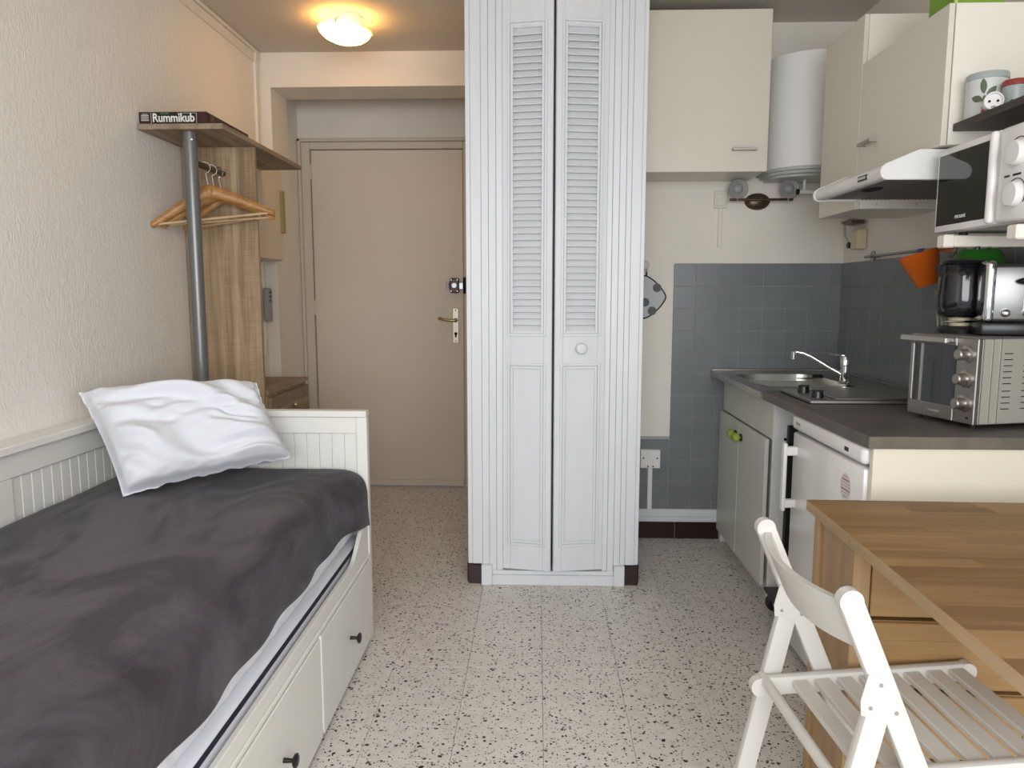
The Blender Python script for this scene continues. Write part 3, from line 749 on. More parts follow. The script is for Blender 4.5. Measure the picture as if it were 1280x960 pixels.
P('box_body', B().box(1.165, 1.30, 2.215, 2.36, 2.036, 2.13, .003), M_lime, gx)
P('box_lid', B().box(1.160, 1.305, 2.21, 2.365, 2.13, 2.155, .003), M_lime, gx)
P('pale_corner_edge', B().box(1.162, 1.170, 2.211, 2.218, 2.037, 2.13, .001), mat('pale_lime', (.55, .66, .20), .5), gx)  # paler strip running up the near corner of the box

# range hood
hd = T('range_hood', 'white range hood under the wall cabinet', 'range hood', (1.24, 2.5, 1.565))
prof = [(1.012, 1.566), (1.003, 1.572), (.999, 1.585), (1.003, 1.598), (1.012, 1.606), (1.105, 1.645), (XR - .003, 1.645), (XR - .003, 1.578), (1.03, 1.578), (1.03, 1.566)]
P('visor', B().prism(prof, 2.250, 2.757, 'y'), M_ltgrey if False else M_enamel, hd, True)
P('side_cheek', B().prism([(1.012, 1.562), (1.000, 1.570), (.995, 1.585), (1.000, 1.600), (1.012, 1.609), (1.105, 1.648), (XR - .003, 1.648), (XR - .003, 1.562)], 2.236, 2.250, 'y', .002), M_enamel, hd)
P('side_cheek', B().prism([(1.012, 1.562), (1.000, 1.570), (.995, 1.585), (1.000, 1.600), (1.012, 1.609), (1.105, 1.648), (XR - .003, 1.648), (XR - .003, 1.562)], 2.757, 2.771, 'y', .002), M_enamel, hd)
P('filter', B().box(1.035, XR - .01, 2.252, 2.755, 1.570, 1.578), M_sensor, hd)
for k in range(22): P('filter_rib', B().box(1.16 + k * .0135, 1.164 + k * .0135, 2.26, 2.745, 1.5665, 1.571), M_sensor, hd)
P('light_lens', B().ball((1.09, 2.50, 1.572), (.028, .06, .008)), M_dark, hd, True)
P('fixing_clip', B().box(1.13, 1.15, 2.251, 2.262, 1.563, 1.571), M_enamel, hd)
bt = P('switch_plate', B().bar((.9995, 2.395, 1.585), (.9995, 2.335, 1.585), .016, .004, up=(1, 0, 0)), M_black, hd)
for k in range(4): P('switch_button', B().box(.995, .999, 2.342 + k * .013, 2.351 + k * .013, 1.581, 1.589, .001), M_ltgrey, bt)

# spotlight bar
sp = T('spotlight_bar', 'bronze spotlight bar with two round grey lamps on the wall', 'spotlight', (1.05, 3.6, 1.63))
P('wall_plate', B().lathe((1.052, YK - .002, 1.672), (0, -1, 0), [(0, 0), (1, 0), (.95, .35), (.6, .7), (0, .8)], 28), M_bronze, sp, True)
o = sp.children[0]; o.scale = (.060, .035, .040); o.location = Vector((1.052, YK - .016, 1.672 - .04)) - W[sp]
P('bar', B().cyl((.905, 3.590, 1.674), (1.20, 3.590, 1.674), .006, n=10), M_bronze, sp, True)
P('bar_stem', B().cyl((1.052, 3.595, 1.674), (1.052, 3.65, 1.674), .009, n=10), M_chrome, sp, True)
for x in (.940, 1.178):
    l = P('lamp_head', B().lathe((x, 3.585, 1.722), (0, -1, .0), [(0, -.02), (.026, -.02), (.042, -.005), (.046, .010), (.043, .014), (.030, .008), (.024, .004), (.020, .012), (.012, .016), (0, .017)], 28), M_grey, sp, True)
    P('lamp_joint', B().cyl((x, 3.59, 1.682), (x, 3.59, 1.668), .010, n=10), M_bronze, l, True)
sw = T('light_switch', 'square white light switch with trunking under the wall cabinet', 'switch', (.876, YK - .01, 1.46))
P('plate', B().box(.846, .908, YK - .012, YK, 1.640, 1.722, .003), M_lam, sw)
P('rocker', B().box(.856, .898, YK - .016, YK - .012, 1.652, 1.708, .002), M_lam, sw)
P('trunking', B().box(.868, .886, YK - .012, YK, 1.455, 1.640, .002), M_wall, sw)
so = T('wall_socket', 'white blanking box with trunking on the low blue-grey tiles', 'socket', (.567, YK - .02, .15))
P('box', B().box(.518, .616, YK - .030, YK - .006, .366, .460, .003), M_enamel, so)
for (x, z) in ((.532, .418), (.600, .418), (.555, .376), (.580, .376)): P('screw', B().cyl((x, YK - .030, z), (x, YK - .032, z), .004, n=8), M_dark, so)
P('trunking', B().box(.557, .580, YK - .018, YK - .006, .152, .366, .002), M_enamel, so)

# pot holder on a hook beside the closet
ph = T('pot_holder', 'white dotted pot holder with black edging hanging beside the closet', 'pot holder', (.525, YK - .015, 1.11))
def rsq(r, n=48, k=2.9):
    pts = []
    for i in range(n):
        t = 2 * PI * i / n
        c, s = math.cos(t), math.sin(t)
        rr = r / ((abs(c) ** 1.35 + abs(s) ** 1.35) ** (1 / 1.35))
        pts.append((.523 + rr * c, 1.217 + rr * s * 1.0))
    return pts
P('pad', B().prism(rsq(.100), YK - .014, YK - .004, 'y'), M_mitt, ph)
pp = rsq(.103); P('edging', B().tube([(x, YK - .010, z) for x, z in pp + pp[:1]], .0042, 8), M_black, ph, True)
for (x, z) in ((.582, 1.262), (.525, 1.192), (.49, 1.28), (.56, 1.15)): P('dot', B().cyl((x, YK - .0138, z), (x, YK - .0152, z), .021, n=20), M_dot, ph)
P('loop', B().tube([(.530, YK - .010, 1.318), (.530, YK - .012, 1.345)], .004, 6), M_black, ph, True)
hk = T('wall_hook', 'small clear wall hook holding the pot holder', 'hook', (.528, YK - .006, 1.33))
P('backing', B().lathe((.522, YK - .001, 1.372), (0, -1, 0), [(0, 0), (.022, 0), (.020, .005), (0, .006)], 20), M_ltgrey, hk, True)
P('peg', B().tube([(.522, YK - .006, 1.36), (.526, YK - .014, 1.338), (.534, YK - .022, 1.350)], .003, 8), M_ltgrey, hk, True)

# wall outlet with cables under the tall cabinet
ou = T('wall_outlet', 'beige junction box with plug and cables below the tall cabinet', 'outlet', (1.46, 3.44, 1.42))
P('box', B().box(XR - .045, XR - .002, 3.40, 3.475, 1.432, 1.52, .004), M_beige, ou)
P('plug', B().cyl((1.428, 3.50, 1.455), (1.445, 3.50, 1.455), .014, n=14), M_black, ou, True)
P('connector', B().box(1.40, 1.46, 3.40, 3.50, 1.545, 1.562, .004), M_bronze, ou)
P('cable', B().tube([(1.44, 3.50, 1.455), (1.43, 3.54, 1.50), (1.44, 3.57, 1.535), (1.42, 3.52, 1.55), (1.44, 3.44, 1.530)], .005, 8), M_ltgrey, ou, True)
P('cable', B().tube([(1.44, 3.60, 1.57), (1.42, 3.56, 1.56), (1.43, 3.50, 1.572), (1.45, 3.44, 1.575)], .0045, 8), M_grey, ou, True)

# ================================================================= SINK UNIT, WORKTOP, FRIDGE
su = T('sink_cabinet', 'pale grey two-door sink cabinet with lime knobs', 'cabinet', (1.2, 3.25, 0))
P('body', B().box(.936, XR - .002, 2.868, YK - .016, .055, .826, .001), M_cabgrey, su)
P('side_panel', B().box(.921, XR - .002, 2.852, 2.868, .0, .826, .001), M_enamel, su)
P('fascia', B().box(.921, .936, 2.8685, YK - .016, .665, .826, .001), M_cabgrey, su)
P('plinth', B().box(.945, .96, 2.87, YK - .016, .0, .055), M_cabgrey, su)
P('foot', B().box(.918, .945, 3.60, YK - .016, 0, .06, .002), M_enamel, su)
P('side_hole', B().cyl((.965, 2.8521, .67), (.965, 2.850, .67), .006, n=10), M_dark, su)
P('side_hook', B().box(1.035, 1.055, 2.842, 2.852, .765, .805, .003), M_black, su)
kz = .60
for k, (a, c, ky) in enumerate(((3.293, YK - .017, 3.335), (2.905, 3.287, 3.245))):
    d = P('cabinet_door', B().box(.906, .921, a, c, .055, .660, .0015), M_cabgrey, su)
    kb = P('knob', B().lathe((.906, ky, kz), (-1, 0, 0), [(0, 0), (.009, 0), (.009, .012), (.019, .016), (.021, .024), (.019, .036), (.010, .040), (0, .040)], 18), M_apple, d, True)
    P('knob_back', B().cyl((.9055, ky, kz), (.899, ky, kz), .017, n=16), M_black, kb)

sk = T('sink', 'stainless steel sink with drainer set on the pale cabinet', 'sink', (1.15, 3.25, .83))
zs = .856
bx0, bx1, by0, by1 = .925, 1.295, 3.03, 3.50
g = B()
g.box(.862, bx0, 2.852, YK - .010, zs - .004, zs); g.box(bx1, XR - .009, 2.852, YK - .010, zs - .004, zs)
g.box(bx0, bx1, 2.852, by0, zs - .004, zs); g.box(bx0, bx1, by1, YK - .010, zs - .004, zs)
P('top', g, M_steel, sk)
P('front_edge', B().box(.856, .864, 2.852, YK - .010, zs - .028, zs + .002, .002), M_steel, sk)
P('raised_rim', B().box(.858, XR - .009, YK - .022, YK - .008, zs, zs + .012, .003), M_steel, sk)
P('raised_rim', B().box(XR - .022, XR - .008, 2.86, YK - .022, zs, zs + .010, .003), M_steel, sk)
def bowl(u, v):
    a = 2 * PI * u; c, s = math.cos(a), math.sin(a)
    def se(r): 
        k = (abs(c) ** 6 + abs(s) ** 6) ** (-1 / 6)
        return ((bx0 + bx1) / 2 + (bx1 - bx0) / 2 * r * c * k, (by0 + by1) / 2 + (by1 - by0) / 2 * r * s * k)
    if v < .7: r = 1.0 - .06 * v / .7; z = zs - .14 * (v / .7)
    else: r = .94 * (1 - (v - .7) / .3); z = zs - .14 - .006 * (v - .7) / .3
    x, y = se(r); return (x, y, z)
P('bowl', B().grid(bowl, 48, 20), M_steel, sk, True)
P('drain', B().lathe((1.11, 3.265, zs - .145), (0, 0, 1), [(0, .001), (.03, .001), (.034, .004), (.04, .001)], 20), M_chrome, sk, True)
for k in range(7): P('drainer_rib', B().box(1.325 + k * .018, 1.331 + k * .018, 2.90, 3.05, zs, zs + .003, .001), M_steel, sk)
P('corner_seal', B().box(1.165, 1.235, 3.30, 3.335, zs + .0, zs + .001), M_dark, sk)
tpm = T('tap', 'chrome mixer tap with a long swivel spout', 'tap', (1.298, 3.14, zs))
P('body', B().lathe((1.30, 3.14, zs), (0, 0, 1), [(0, 0), (.028, 0), (.028, .008), (.020, .012), (.019, .075), (.022, .078), (.022, .112), (.018, .118), (0, .119)], 24), M_chrome, tpm, True)
P('spout', B().tube([(1.292, 3.14, zs + .035), (1.25, 3.155, zs + .060), (1.17, 3.18, zs + .110), (1.14, 3.19, zs + .124), (1.115, 3.197, zs + .128), (1.105, 3.20, zs + .122)], .008, 12), M_chrome, tpm, True)
P('aerator', B().cyl((1.103, 3.20, zs + .130), (1.103, 3.20, zs + .098), .0115, n=14), M_chrome, tpm, True)
P('lever', B().bar((1.295, 3.14, zs + .121), (1.235, 3.155, zs + .122), .012, .006, bev=.002), M_chrome, tpm)
sg = tag(P('sponge', B().box(1.235, 1.285, 3.33, 3.37, zs + .0005, zs + .016, .004), M_black), 'small black sponge lying behind the tap', 'sponge')

wt = T('worktop', 'slate grey laminate worktop over the small fridge', 'worktop', (1.17, 2.4, .826))
P('slab', B().box(.868, XR - .008, 1.925, 2.845, .828, .861, .001), M_worktop, wt)
P('end_strip', B().box(.868, XR - .008, 1.9235, 1.925, .829, .860), M_worktopedge, wt)
P('support_strip', B().box(.90, XR - .01, 2.858, 2.93, .8205, .8275), M_dark, wt) if False else None
hb = T('hob', 'dull steel hob plate with two black knobs on the worktop', 'hob', (1.15, 2.65, .861))
P('plate', B().box(.925, 1.40, 2.50, 2.80, .8613, .875, .003), M_steeldk, hb)
P('plate_edge', B().box(.922, 1.403, 2.494, 2.806, .8611, .864), M_dark, hb)
P('cover', B().box(1.01, 1.395, 2.505, 2.795, .875, .881, .002), M_steeldk, hb)
for (x, y) in ((.972, 2.70), (.972, 2.565)): P('knob', B().cyl((x, y, .875), (x, y, .897), .021, .018, n=18).box(x - .019, x + .019, y - .003, y + .003, .897, .902), M_black, hb, True)

fr = T('fridge', 'small white undercounter fridge with bar handle', 'fridge', (1.17, 2.28, 0))
FX = .874
P('body', B().box(FX + .052, 1.45, 1.958, 2.505, .012, .822, .004), M_enamel, fr)
P('control_strip', B().box(FX - .006, FX + .052, 1.958, 2.505, .776, .8255, .014, seg=4), M_enamel, fr, True)
dd = P('door', B().box(FX, FX + .044, 1.958, 2.505, .03, .766, .008, seg=2), M_enamel, fr, True)
P('gasket', B().box(FX + .044, FX + .052, 1.963, 2.50, .03, .776), M_grey, fr)
g = B().box(FX - .046, FX - .034, 2.450, 2.478, .500, .735, .004)
g.box(FX - .036, FX + .003, 2.452, 2.476, .692, .722, .004).box(FX - .036, FX + .003, 2.452, 2.476, .512, .540, .004)
P('handle', g, M_enamel, dd)
P('logo', B().box(FX - .0068, FX - .0058, 2.425, 2.465, .797, .807), M_grey, fr)
P('display', B().box(FX - .0068, FX - .0058, 2.045, 2.072, .794, .806), M_black, fr)
M_stick = mat('sticker_red', (.50, .22, .20), .5)
P('sticker', B().prism([(2.065 + .036 * math.cos(t), .690 + .040 * math.sin(t)) for t in [2 * PI * k / 24 for k in range(24)]], FX - .0006, FX + .0004, 'x'), mat('sticker_white', (.76, .74, .73), .4), dd)
for k, (w_, t_) in enumerate(((.40, .002), (.72, .0014), (.86, .005), (.92, .0014), (.9, .0016), (.7, .005), (.45, .0016))):
    z = .662 + k * .0095
    P('sticker_print', B().box(FX - .0010, FX - .0005, 2.065 - .034 * w_, 2.065 + .034 * w_, z - t_ / 2, z + t_ / 2), M_stick, dd)
P('door_stop', B().cyl((FX + .02, 1.9575, .63), (FX + .02, 1.955, .63), .005, n=8), M_dark, dd)
ep = tag(P('end_board', B().box(.885, XR - .008, 1.932, 1.952, 0, .827, .001), mat('cream_board', (.80, .735, .60), .4)), 'cream board closing the end under the grey worktop', 'panel')

tc = T('rolling_trolley', 'narrow black upright on a caster in the gap beside the fridge', 'trolley', (.955, 2.72, 0))
P('upright', B().box(.878, .912, 2.562, 2.582, .06, .775, .003), M_black, tc)
P('upright', B().box(1.35, 1.37, 2.562, 2.582, .06, .775, .003), M_black, tc)
P('base_bar', B().box(.890, 1.38, 2.560, 2.805, .078, .092, .003), M_black, tc)
cw = P('caster_fork', B().box(.917, .947, 2.800, 2.804, .03, .078), M_steeldk, tc)
P('caster_wheel', B().lathe((.930, 2.776, .036), (0, 1, 0), [(0, 0), (.012, -.002), (.024, .0), (.034, .004), (.036, .012), (.034, .020), (.024, .022), (0, .022)], 24), M_black, tc, True)
P('caster_hub', B().cyl((.930, 2.775, .036), (.930, 2.768, .036), .014, n=16), M_chrome, tc, True)

# ================================================================= SMALL APPLIANCES
OF, ON = Vector((1.128, 2.262, 0)), Vector((1.188, 2.022, 0))
a_ = math.atan2(ON.y - OF.y, ON.x - OF.x) + PI / 2
xo = Matrix.Translation((OF.x, OF.y, .861)) @ Matrix.Rotation(a_, 4, 'Z')   # local -y runs along the front towards the viewer, +x into the depth
Lo = (ON - OF).length
ov = T('mini_oven', 'stainless steel toaster oven with three knobs on the worktop', 'oven', (1.28, 2.18, .861))
M_side = mat('brushed_oven_side', (.55, .52, .45), .4, .35)
P('body', B(xo).box(.014, .262, -Lo, 0, .014, .250, .003), M_side, ov)
P('top_plate', B(xo).box(.004, .264, -Lo - .001, .001, .250, .2545), M_steeldk, ov)
P('control_panel', B(xo).box(0, .016, -Lo, -Lo + .072, .014, .250, .002), M_steeldk, ov)
od = P('oven_door', B(xo).box(0, .015, -Lo + .074, 0, .014, .055, .002).box(0, .015, -Lo + .074, 0, .226, .250, .002)
       .box(0, .015, -.014, 0, .055, .226, .002), M_steeldk, ov)
P('door_glass', B(xo).box(.003, .010, -Lo + .074, -.014, .055, .226), M_blackg, od)
P('glass_strip', B(xo).box(.0015, .004, -.050, -.040, .055, .226), M_steel, od)
P('door_handle', B(xo).box(-.032, -.020, -Lo + .080, .010, .232, .250, .003).box(-.022, .0, -Lo + .085, -Lo + .10, .235, .248, .002).box(-.022, .0, -.02, -.005, .235, .248, .002), M_steel, od)
P('door_logo', B(xo).box(-.0005, 0, -.125, -.085, .032, .037), M_grey, od)
for z in (.205, .138, .070):
    k_ = P('knob', B(xo).lathe((0, -Lo + .036, z), (-1, 0, 0), [(0, 0), (.024, 0), (.024, .004), (.016, .006), (.015, .030), (.012, .033), (0, .033)], 22), M_steel, ov, True)
P('indicator', B(xo).box(-.001, 0, -Lo + .018, -Lo + .026, .028, .034), M_black, ov)
for x in (.016, .046, .072): P('side_seam', B(xo).box(x, x + .002, -Lo - .0012, -Lo, .016, .250), M_steel, ov)
for cx in (.085, .150, .215):
    for z in [.085 + k * .0165 for k in range(4)] + [.155 + k * .0165 for k in range(6)]:
        if z - .05 > 0: P('vent_slot', B(xo).box(cx, cx + .028, -Lo - .0006, -Lo + .0001, z - .05 + .02, z - .05 + .0225), M_dark, ov)
for (x, y) in ((.03, -.02), (.03, -Lo + .03), (.24, -.02), (.24, -Lo + .03)): P('foot', B(xo).cyl((x, y, .0), (x, y, .015), .008, n=10), M_black, ov)

ZT = .861 + .2555
to = T('toaster', 'chrome toaster with black base on the toaster oven', 'toaster', (1.33, 2.1, ZT))
xt = Matrix.Translation((1.240, 2.100, ZT)) @ Matrix.Rotation(-.26, 4, 'Z')
P('base', B(xt).box(-.006, .206, -.006, .090, .0, .036, .008, seg=2), M_black, to, True)
P('body', B(xt).box(.012, .19, .0, .084, .036, .198, .012, seg=3), mat('toaster_steel', (.20, .195, .19), .3, .9), to, True)
for x in (0, .176): P('end_cap', B(xt).box(x, x + .026, -.006, .089, .036, .207, .012, seg=4), M_chrome, to, True)
P('top_slot', B(xt).box(.04, .165, .032, .054, .1975, .1995), M_dark, to)
P('lever_slot', B(xt).box(.098, .104, -.001, .002, .075, .185), M_dark, to)
P('lever_rail', B(xt).box(.092, .096, -.004, .0, .07, .19).box(.106, .110, -.004, .0, .07, .19), M_chrome, to)
P('lever', B(xt).ball((.101, -.014, .150), (.030, .016, .010)), M_black, to, True)
for x in (.052, .104, .156): P('knob', B(xt).lathe((x, 0, .062), (0, -1, 0), [(0, 0), (.011, 0), (.010, .012), (.007, .015), (0, .016)], 18), M_chrome, to, True)

kt = T('kettle', 'black glossy electric kettle between green bowl and toaster', 'kettle', (1.262, 2.235, ZT))
KC = Vector((1.266, 2.258, ZT))
P('power_base', B().lathe(KC, (0, 0, 1), [(0, 0), (.062, 0), (.064, .010), (.058, .020), (0, .021)], 28), M_black, kt, True)
P('lower_collar', B().lathe(KC, (0, 0, 1), [(0, .021), (.030, .021), (.032, .048), (0, .048)], 24), M_beige, kt, True)
P('body', B().lathe(KC, (0, 0, 1), [(0, .046), (.050, .046), (.062, .054), (.069, .078), (.069, .11), (.065, .165), (.061, .195), (.056, .203), (0, .204)], 32), mat('gloss_black', (.008, .008, .010), .12, coat=.4), kt, True)
P('lid', B().lathe(KC, (0, 0, 1), [(.060, .203), (.054, .212), (.03, .218), (0, .219)], 28), M_black, kt, True)
P('spout', B().prism([(KC.x - .058, KC.z + .150), (KC.x - .056, KC.z + .203), (KC.x - .078, KC.z + .198)], KC.y - .016, KC.y + .016, 'y', .003), M_black, kt)
P('handle', B().tube([KC + Vector((.025, -.050, .196)), KC + Vector((.034, -.078, .194)), KC + Vector((.040, -.090, .175)), KC + Vector((.040, -.090, .10)), KC + Vector((.030, -.070, .065)), KC + Vector((.022, -.056, .062))], .008, 10), M_black, kt, True)
P('switch', B().ball(KC + Vector((.034, -.072, .160)), (.007, .007, .016)), M_orange, kt, True)
P('level_rod', B().cyl(KC + Vector((-.066, -.03, .034)), KC + Vector((.066, -.05, .034)), .003, n=8), M_chrome, kt)

# ---------------------------------------------------------------- utensil rail and what hangs on it
ra = T('utensil_rail', 'thin metal utensil rail on the tiled side wall', 'rail', (1.44, 2.7, 1.38))
P('rod', B().cyl((1.438, 1.95, 1.393), (1.438, 3.33, 1.393), .0055, n=10), M_steeldk, ra, True)
P('bracket', B().cyl((XR - .003, 3.265, 1.393), (1.43, 3.265, 1.393), .005, n=8).cyl((1.446, 3.265, 1.393), (1.440, 3.265, 1.393), .024, n=18), M_steeldk, ra, True)
P('bracket', B().cyl((XR - .003, 2.05, 1.393), (1.43, 2.05, 1.393), .005, n=8).cyl((1.446, 2.05, 1.393), (1.440, 2.05, 1.393), .024, n=18), M_steeldk, ra, True)
P('grip_ring', B().cyl((1.438, 2.83, 1.393), (1.438, 2.87, 1.393), .008, n=10), mat('blue_ring', (.03, .10, .28), .4), ra)
for y in (2.62, 2.57, 2.50, 2.46, 2.42): P('hook', B().tube([(1.430, y, 1.403), (1.438, y, 1.404), (1.446, y, 1.395), (1.436, y, 1.37), (1.426, y, 1.355), (1.416, y, 1.362)], .0022, 6), M_steeldk, ra, True)
oc = T('plastic_cup', 'orange tapered plastic cup hanging from the utensil rail', 'cup', (1.37, 2.66, 1.25))
ax = Vector((-.30, .10, .95)).normalized(); c0 = Vector((1.372, 2.66, 1.262))
P('cup_body', B().lathe(c0, ax, [(0, .0), (.032, 0), (.036, .004), (.066, .116), (.069, .119), (.064, .117), (.034, .006), (0, .004)], 32), M_orange, oc, True)
P('cup_handle', B().tube([c0 + ax * .112 + Vector((.060, -.02, .012)), Vector((1.425, 2.625, 1.380)), Vector((1.434, 2.620, 1.402))], .004, 8), M_orange, oc, True)
gw = T('plastic_bowl', 'green plastic bowl hanging upside down behind the kettle', 'bowl', (1.39, 2.33, 1.30))
P('bowl_body', B().lathe((1.380, 2.38, 1.300), (0, 0, 1), [(.082, 0), (.085, .003), (.058, .062), (.052, .068), (0, .070), (0, .064), (.05, .062), (.078, .002), (.082, 0)], 32), M_green, gw, True)
P('bowl_tab', B().tube([(1.40, 2.38, 1.368), (1.425, 2.385, 1.385), (1.437, 2.385, 1.402)], .004, 8), M_green, gw, True)
sb = T('straw_bundle', 'thin yellow-green straws standing behind the kettle', 'straws', (1.30, 2.35, ZT))
for k in range(8):
    u = k / 7
    P('straw', B().cyl((1.205 + .030 * u, 2.262 + .008 * (k % 3), ZT), (1.232 + .018 * u, 2.335 + .012 * (k % 3), ZT + .125), .0016, n=6), M_straw, sb, True)

# ---------------------------------------------------------------- microwave, brackets, dark shelf with tins
mw = T('microwave', 'white microwave oven with black glass door on wall brackets', 'microwave', (1.3, 1.95, 1.395))
ya, yc, yd = 1.735, 1.892, 2.178
P('body', B().box(1.150, 1.462, ya, yd, 1.402, 1.630, .004), M_enamel, mw)
md = P('door', B().box(1.128, 1.150, yc + .004, yd, 1.402, 1.630, .006, seg=2), M_enamel, mw, True)
P('door_glass', B().box(1.1265, 1.129, yc + .030, yd - .012, 1.420, 1.612, .001), M_blackg, md)
P('door_grip', B().box(1.112, 1.132, yc + .004, yc + .026, 1.404, 1.628, .009, seg=3), M_enamel, md, True)
text('PROLINE', .0125, (1.1262, 2.070, 1.4335), (0, -1, 0), (0, 0, 1), M_white, md, 'lettering')
cp = P('control_panel', B().box(1.124, 1.150, ya, yc, 1.402, 1.630, .010, seg=3), M_enamel, mw, True)
for z in (1.465, 1.560):
    k_ = P('dial', B().lathe((1.124, 1.815, z), (-1, 0, 0), [(0, 0), (.030, 0), (.029, .012), (.026, .016), (0, .017)], 28), M_enamel, cp, True)
    P('dial_scale', B().tube([(1.1235, 1.815 + .036 * math.cos(t), z + .036 * math.sin(t)) for t in [PI * (-.2 + 1.4 * q / 24) for q in range(25)]], .0012, 5), M_black, k_)
P('dial_mark', B().box(1.1232, 1.1242, 1.842, 1.862, 1.508, 1.513).box(1.1232, 1.1242, 1.80, 1.83, 1.508, 1.513), M_black, cp)
for (x, y) in ((1.18, 2.12), (1.18, 1.80), (1.40, 2.12), (1.40, 1.80)): P('foot', B().cyl((x, y, 1.391), (x, y, 1.403), .012, n=12), M_black, mw)
P('vent_plate', B().box(1.165, 1.45, 1.76, 2.15, 1.4005, 1.403), M_grey, mw)
for i, (yb0, lbl) in enumerate(((2.095, 'white metal microwave arm nearer the orange cup'), (1.79, 'white metal microwave arm cut off by the photo edge'))):
    br = T('microwave_bracket', lbl, 'bracket', (1.29, yb0, 1.36), 'microwave wall arms')
    P('arm', B().box(1.135, XR - .002, yb0 - .018, yb0 + .018, 1.359, 1.390, .003), M_lamedge, br)
    P('end_stop', B().box(1.106, 1.136, yb0 - .020, yb0 + .020, 1.357, 1.392, .004), M_lamedge, br)
    P('wall_plate', B().box(XR - .012, XR - .002, yb0 - .025, yb0 + .025, 1.25, 1.359, .003), M_lamedge, br)
    P('arm_bolt', B().cyl((1.20, yb0 - .01, 1.350), (1.20, yb0 - .01, 1.360), .008, n=10), M_black, br)

sh = T('wall_shelf', 'dark brown wall shelf above the microwave holding tins', 'shelf', (1.32, 1.85, 1.69))
P('board', B().box(1.172, XR - .003, 1.50, 2.196, 1.688, 1.708, .001), M_shelfd, sh)
P('upright', B().box(1.352, 1.368, 2.10, 2.196, 1.708, 2.02, .001), M_shelfd, sh) if False else None
P('shelf_support', B().box(XR - .04, XR - .003, 1.55, 2.15, 1.660, 1.688, .002), M_shelfd, sh)
t1 = T('storage_tin', 'tall white tin with a green leaf print on the dark shelf', 'tin', (1.224, 2.14, 1.7085), 'tins on the dark shelf')
c1 = Vector((1.226, 2.140, 1.7085)); TRD = .050
P('can', B().lathe(c1, (0, 0, 1), [(0, 0), (.049, 0), (.050, .003), (.050, .100), (0, .100)], 40), M_tin, t1, True)
P('lid', B().lathe(c1, (0, 0, 1), [(.050, .098), (.052, .099), (.052, .113), (.050, .116), (.045, .1165), (0, .115)], 40), M_tinlid, t1, True)
def onc(c, r, a, h): return Vector((c.x + r * math.sin(a) * 1, c.y - r * math.cos(a), c.z + h))
def decal(nm, c, r, pts, m, parent):
    b = B(); n = len(pts); ca_ = sum(p[0] for p in pts) / n; ch_ = sum(p[1] for p in pts) / n
    t = bmesh.new(); R1 = r + .0008
    V = [t.verts.new(onc(c, R1, p[0], p[1])) for p in pts]; V2 = [t.verts.new(onc(c, R1, (p[0] + ca_) / 2, (p[1] + ch_) / 2)) for p in pts]; cc = t.verts.new(onc(c, R1, ca_, ch_))
    for k in range(n): t.faces.new((V[k], V[(k + 1) % n], V2[(k + 1) % n], V2[k])); t.faces.new((V2[k], V2[(k + 1) % n], cc))
    bmesh.ops.recalc_face_normals(t, faces=t.faces); b.merge(t)
    return P(nm, b, m, parent)
def leafpts(a0, h0, L, wd, ang, n=16):
    o = []
    for k in range(n):
        t = 2 * PI * k / n; u = L / 2 * (1 + math.cos(t)); v = wd * math.sin(t) * (.6 + .4 * math.sin(u / L * PI))
        o.append((a0 + (u * math.cos(ang) - v * math.sin(ang)) / .050, h0 + u * math.sin(ang) + v * math.cos(ang)))
    return o
A0 = -.62
for (L, wd, ang, da, h) in ((.040, .008, 1.65, -.02, .057), (.032, .008, .85, .12, .050), (.030, .009, 2.75, -.05, .040), (.016, .003, 1.5, .0, .038)):
    decal('leaf_print', c1, TRD, leafpts(A0 + da, h, L, wd, ang), M_leaf, t1)
decal('berry_print', c1, TRD, [(A0 + .02 + .10 * math.cos(t), .036 + .005 * math.sin(t)) for t in [2 * PI * k / 12 for k in range(12)]], M_red, t1)
decal('hat_print', c1, TRD, [(A0 - .12, .019), (A0 + .28, .022), (A0 + .2, .028), (A0, .026)], M_ochre, t1)
decal('berry_print', c1, TRD, [(A0 + .05 + .16 * math.cos(t), .010 + .008 * math.sin(t)) for t in [2 * PI * k / 12 for k in range(12)]], M_red, t1)
t2 = T('storage_tin', 'shorter glass-grey tin with a dark red lid on the dark shelf', 'tin', (1.252, 2.062, 1.7085), 'tins on the dark shelf')
c2 = Vector((1.254, 2.060, 1.7085))
P('can', B().lathe(c2, (0, 0, 1), [(0, 0), (.029, 0), (.030, .003), (.030, .066), (0, .066)], 36), M_tinlid, t2, True)
P('lid', B().lathe(c2, (0, 0, 1), [(.030, .063), (.0315, .064), (.0315, .076), (.029, .079), (0, .078)], 36), M_redlid, t2, True)
ad = T('plug_adapter', 'white round-faced plug adapter with two pin holes beside the leaf tin', 'adapter', (1.19, 2.05, 1.7085))
ac = Vector((1.194, 2.052, 1.7325)); aa = Vector((-.35, -.94, 0)).normalized()
P('housing', B().lathe(ac, aa, [(0, -.022), (.021, -.022), (.023, 0), (.0235, .012), (.022, .014), (.0195, .014), (.0185, .007), (0, .007)], 28), M_enamel, ad, True)
side = Vector((.94, -.35, 0)).normalized()
for s in (-1, 1): P('pin_hole', B().cyl(ac + aa * .0078 + side * s * .0095, ac + aa * .0092 + side * s * .0095, .0032, n=12), M_dark, ad)
P('earth_clip', B().bar(ac + aa * .009 - side * .005 + Vector((0, 0, -.014)), ac + aa * .009 + side * .005 + Vector((0, 0, -.014)), .003, .004), M_grey, ad)
P('plug_body', B().bar(ac - aa * .012 + Vector((0.0, 0, -.002)), ac - aa * .030 + Vector((.006, 0, -.002)), .034, .034, bev=.006), M_enamel, ad)
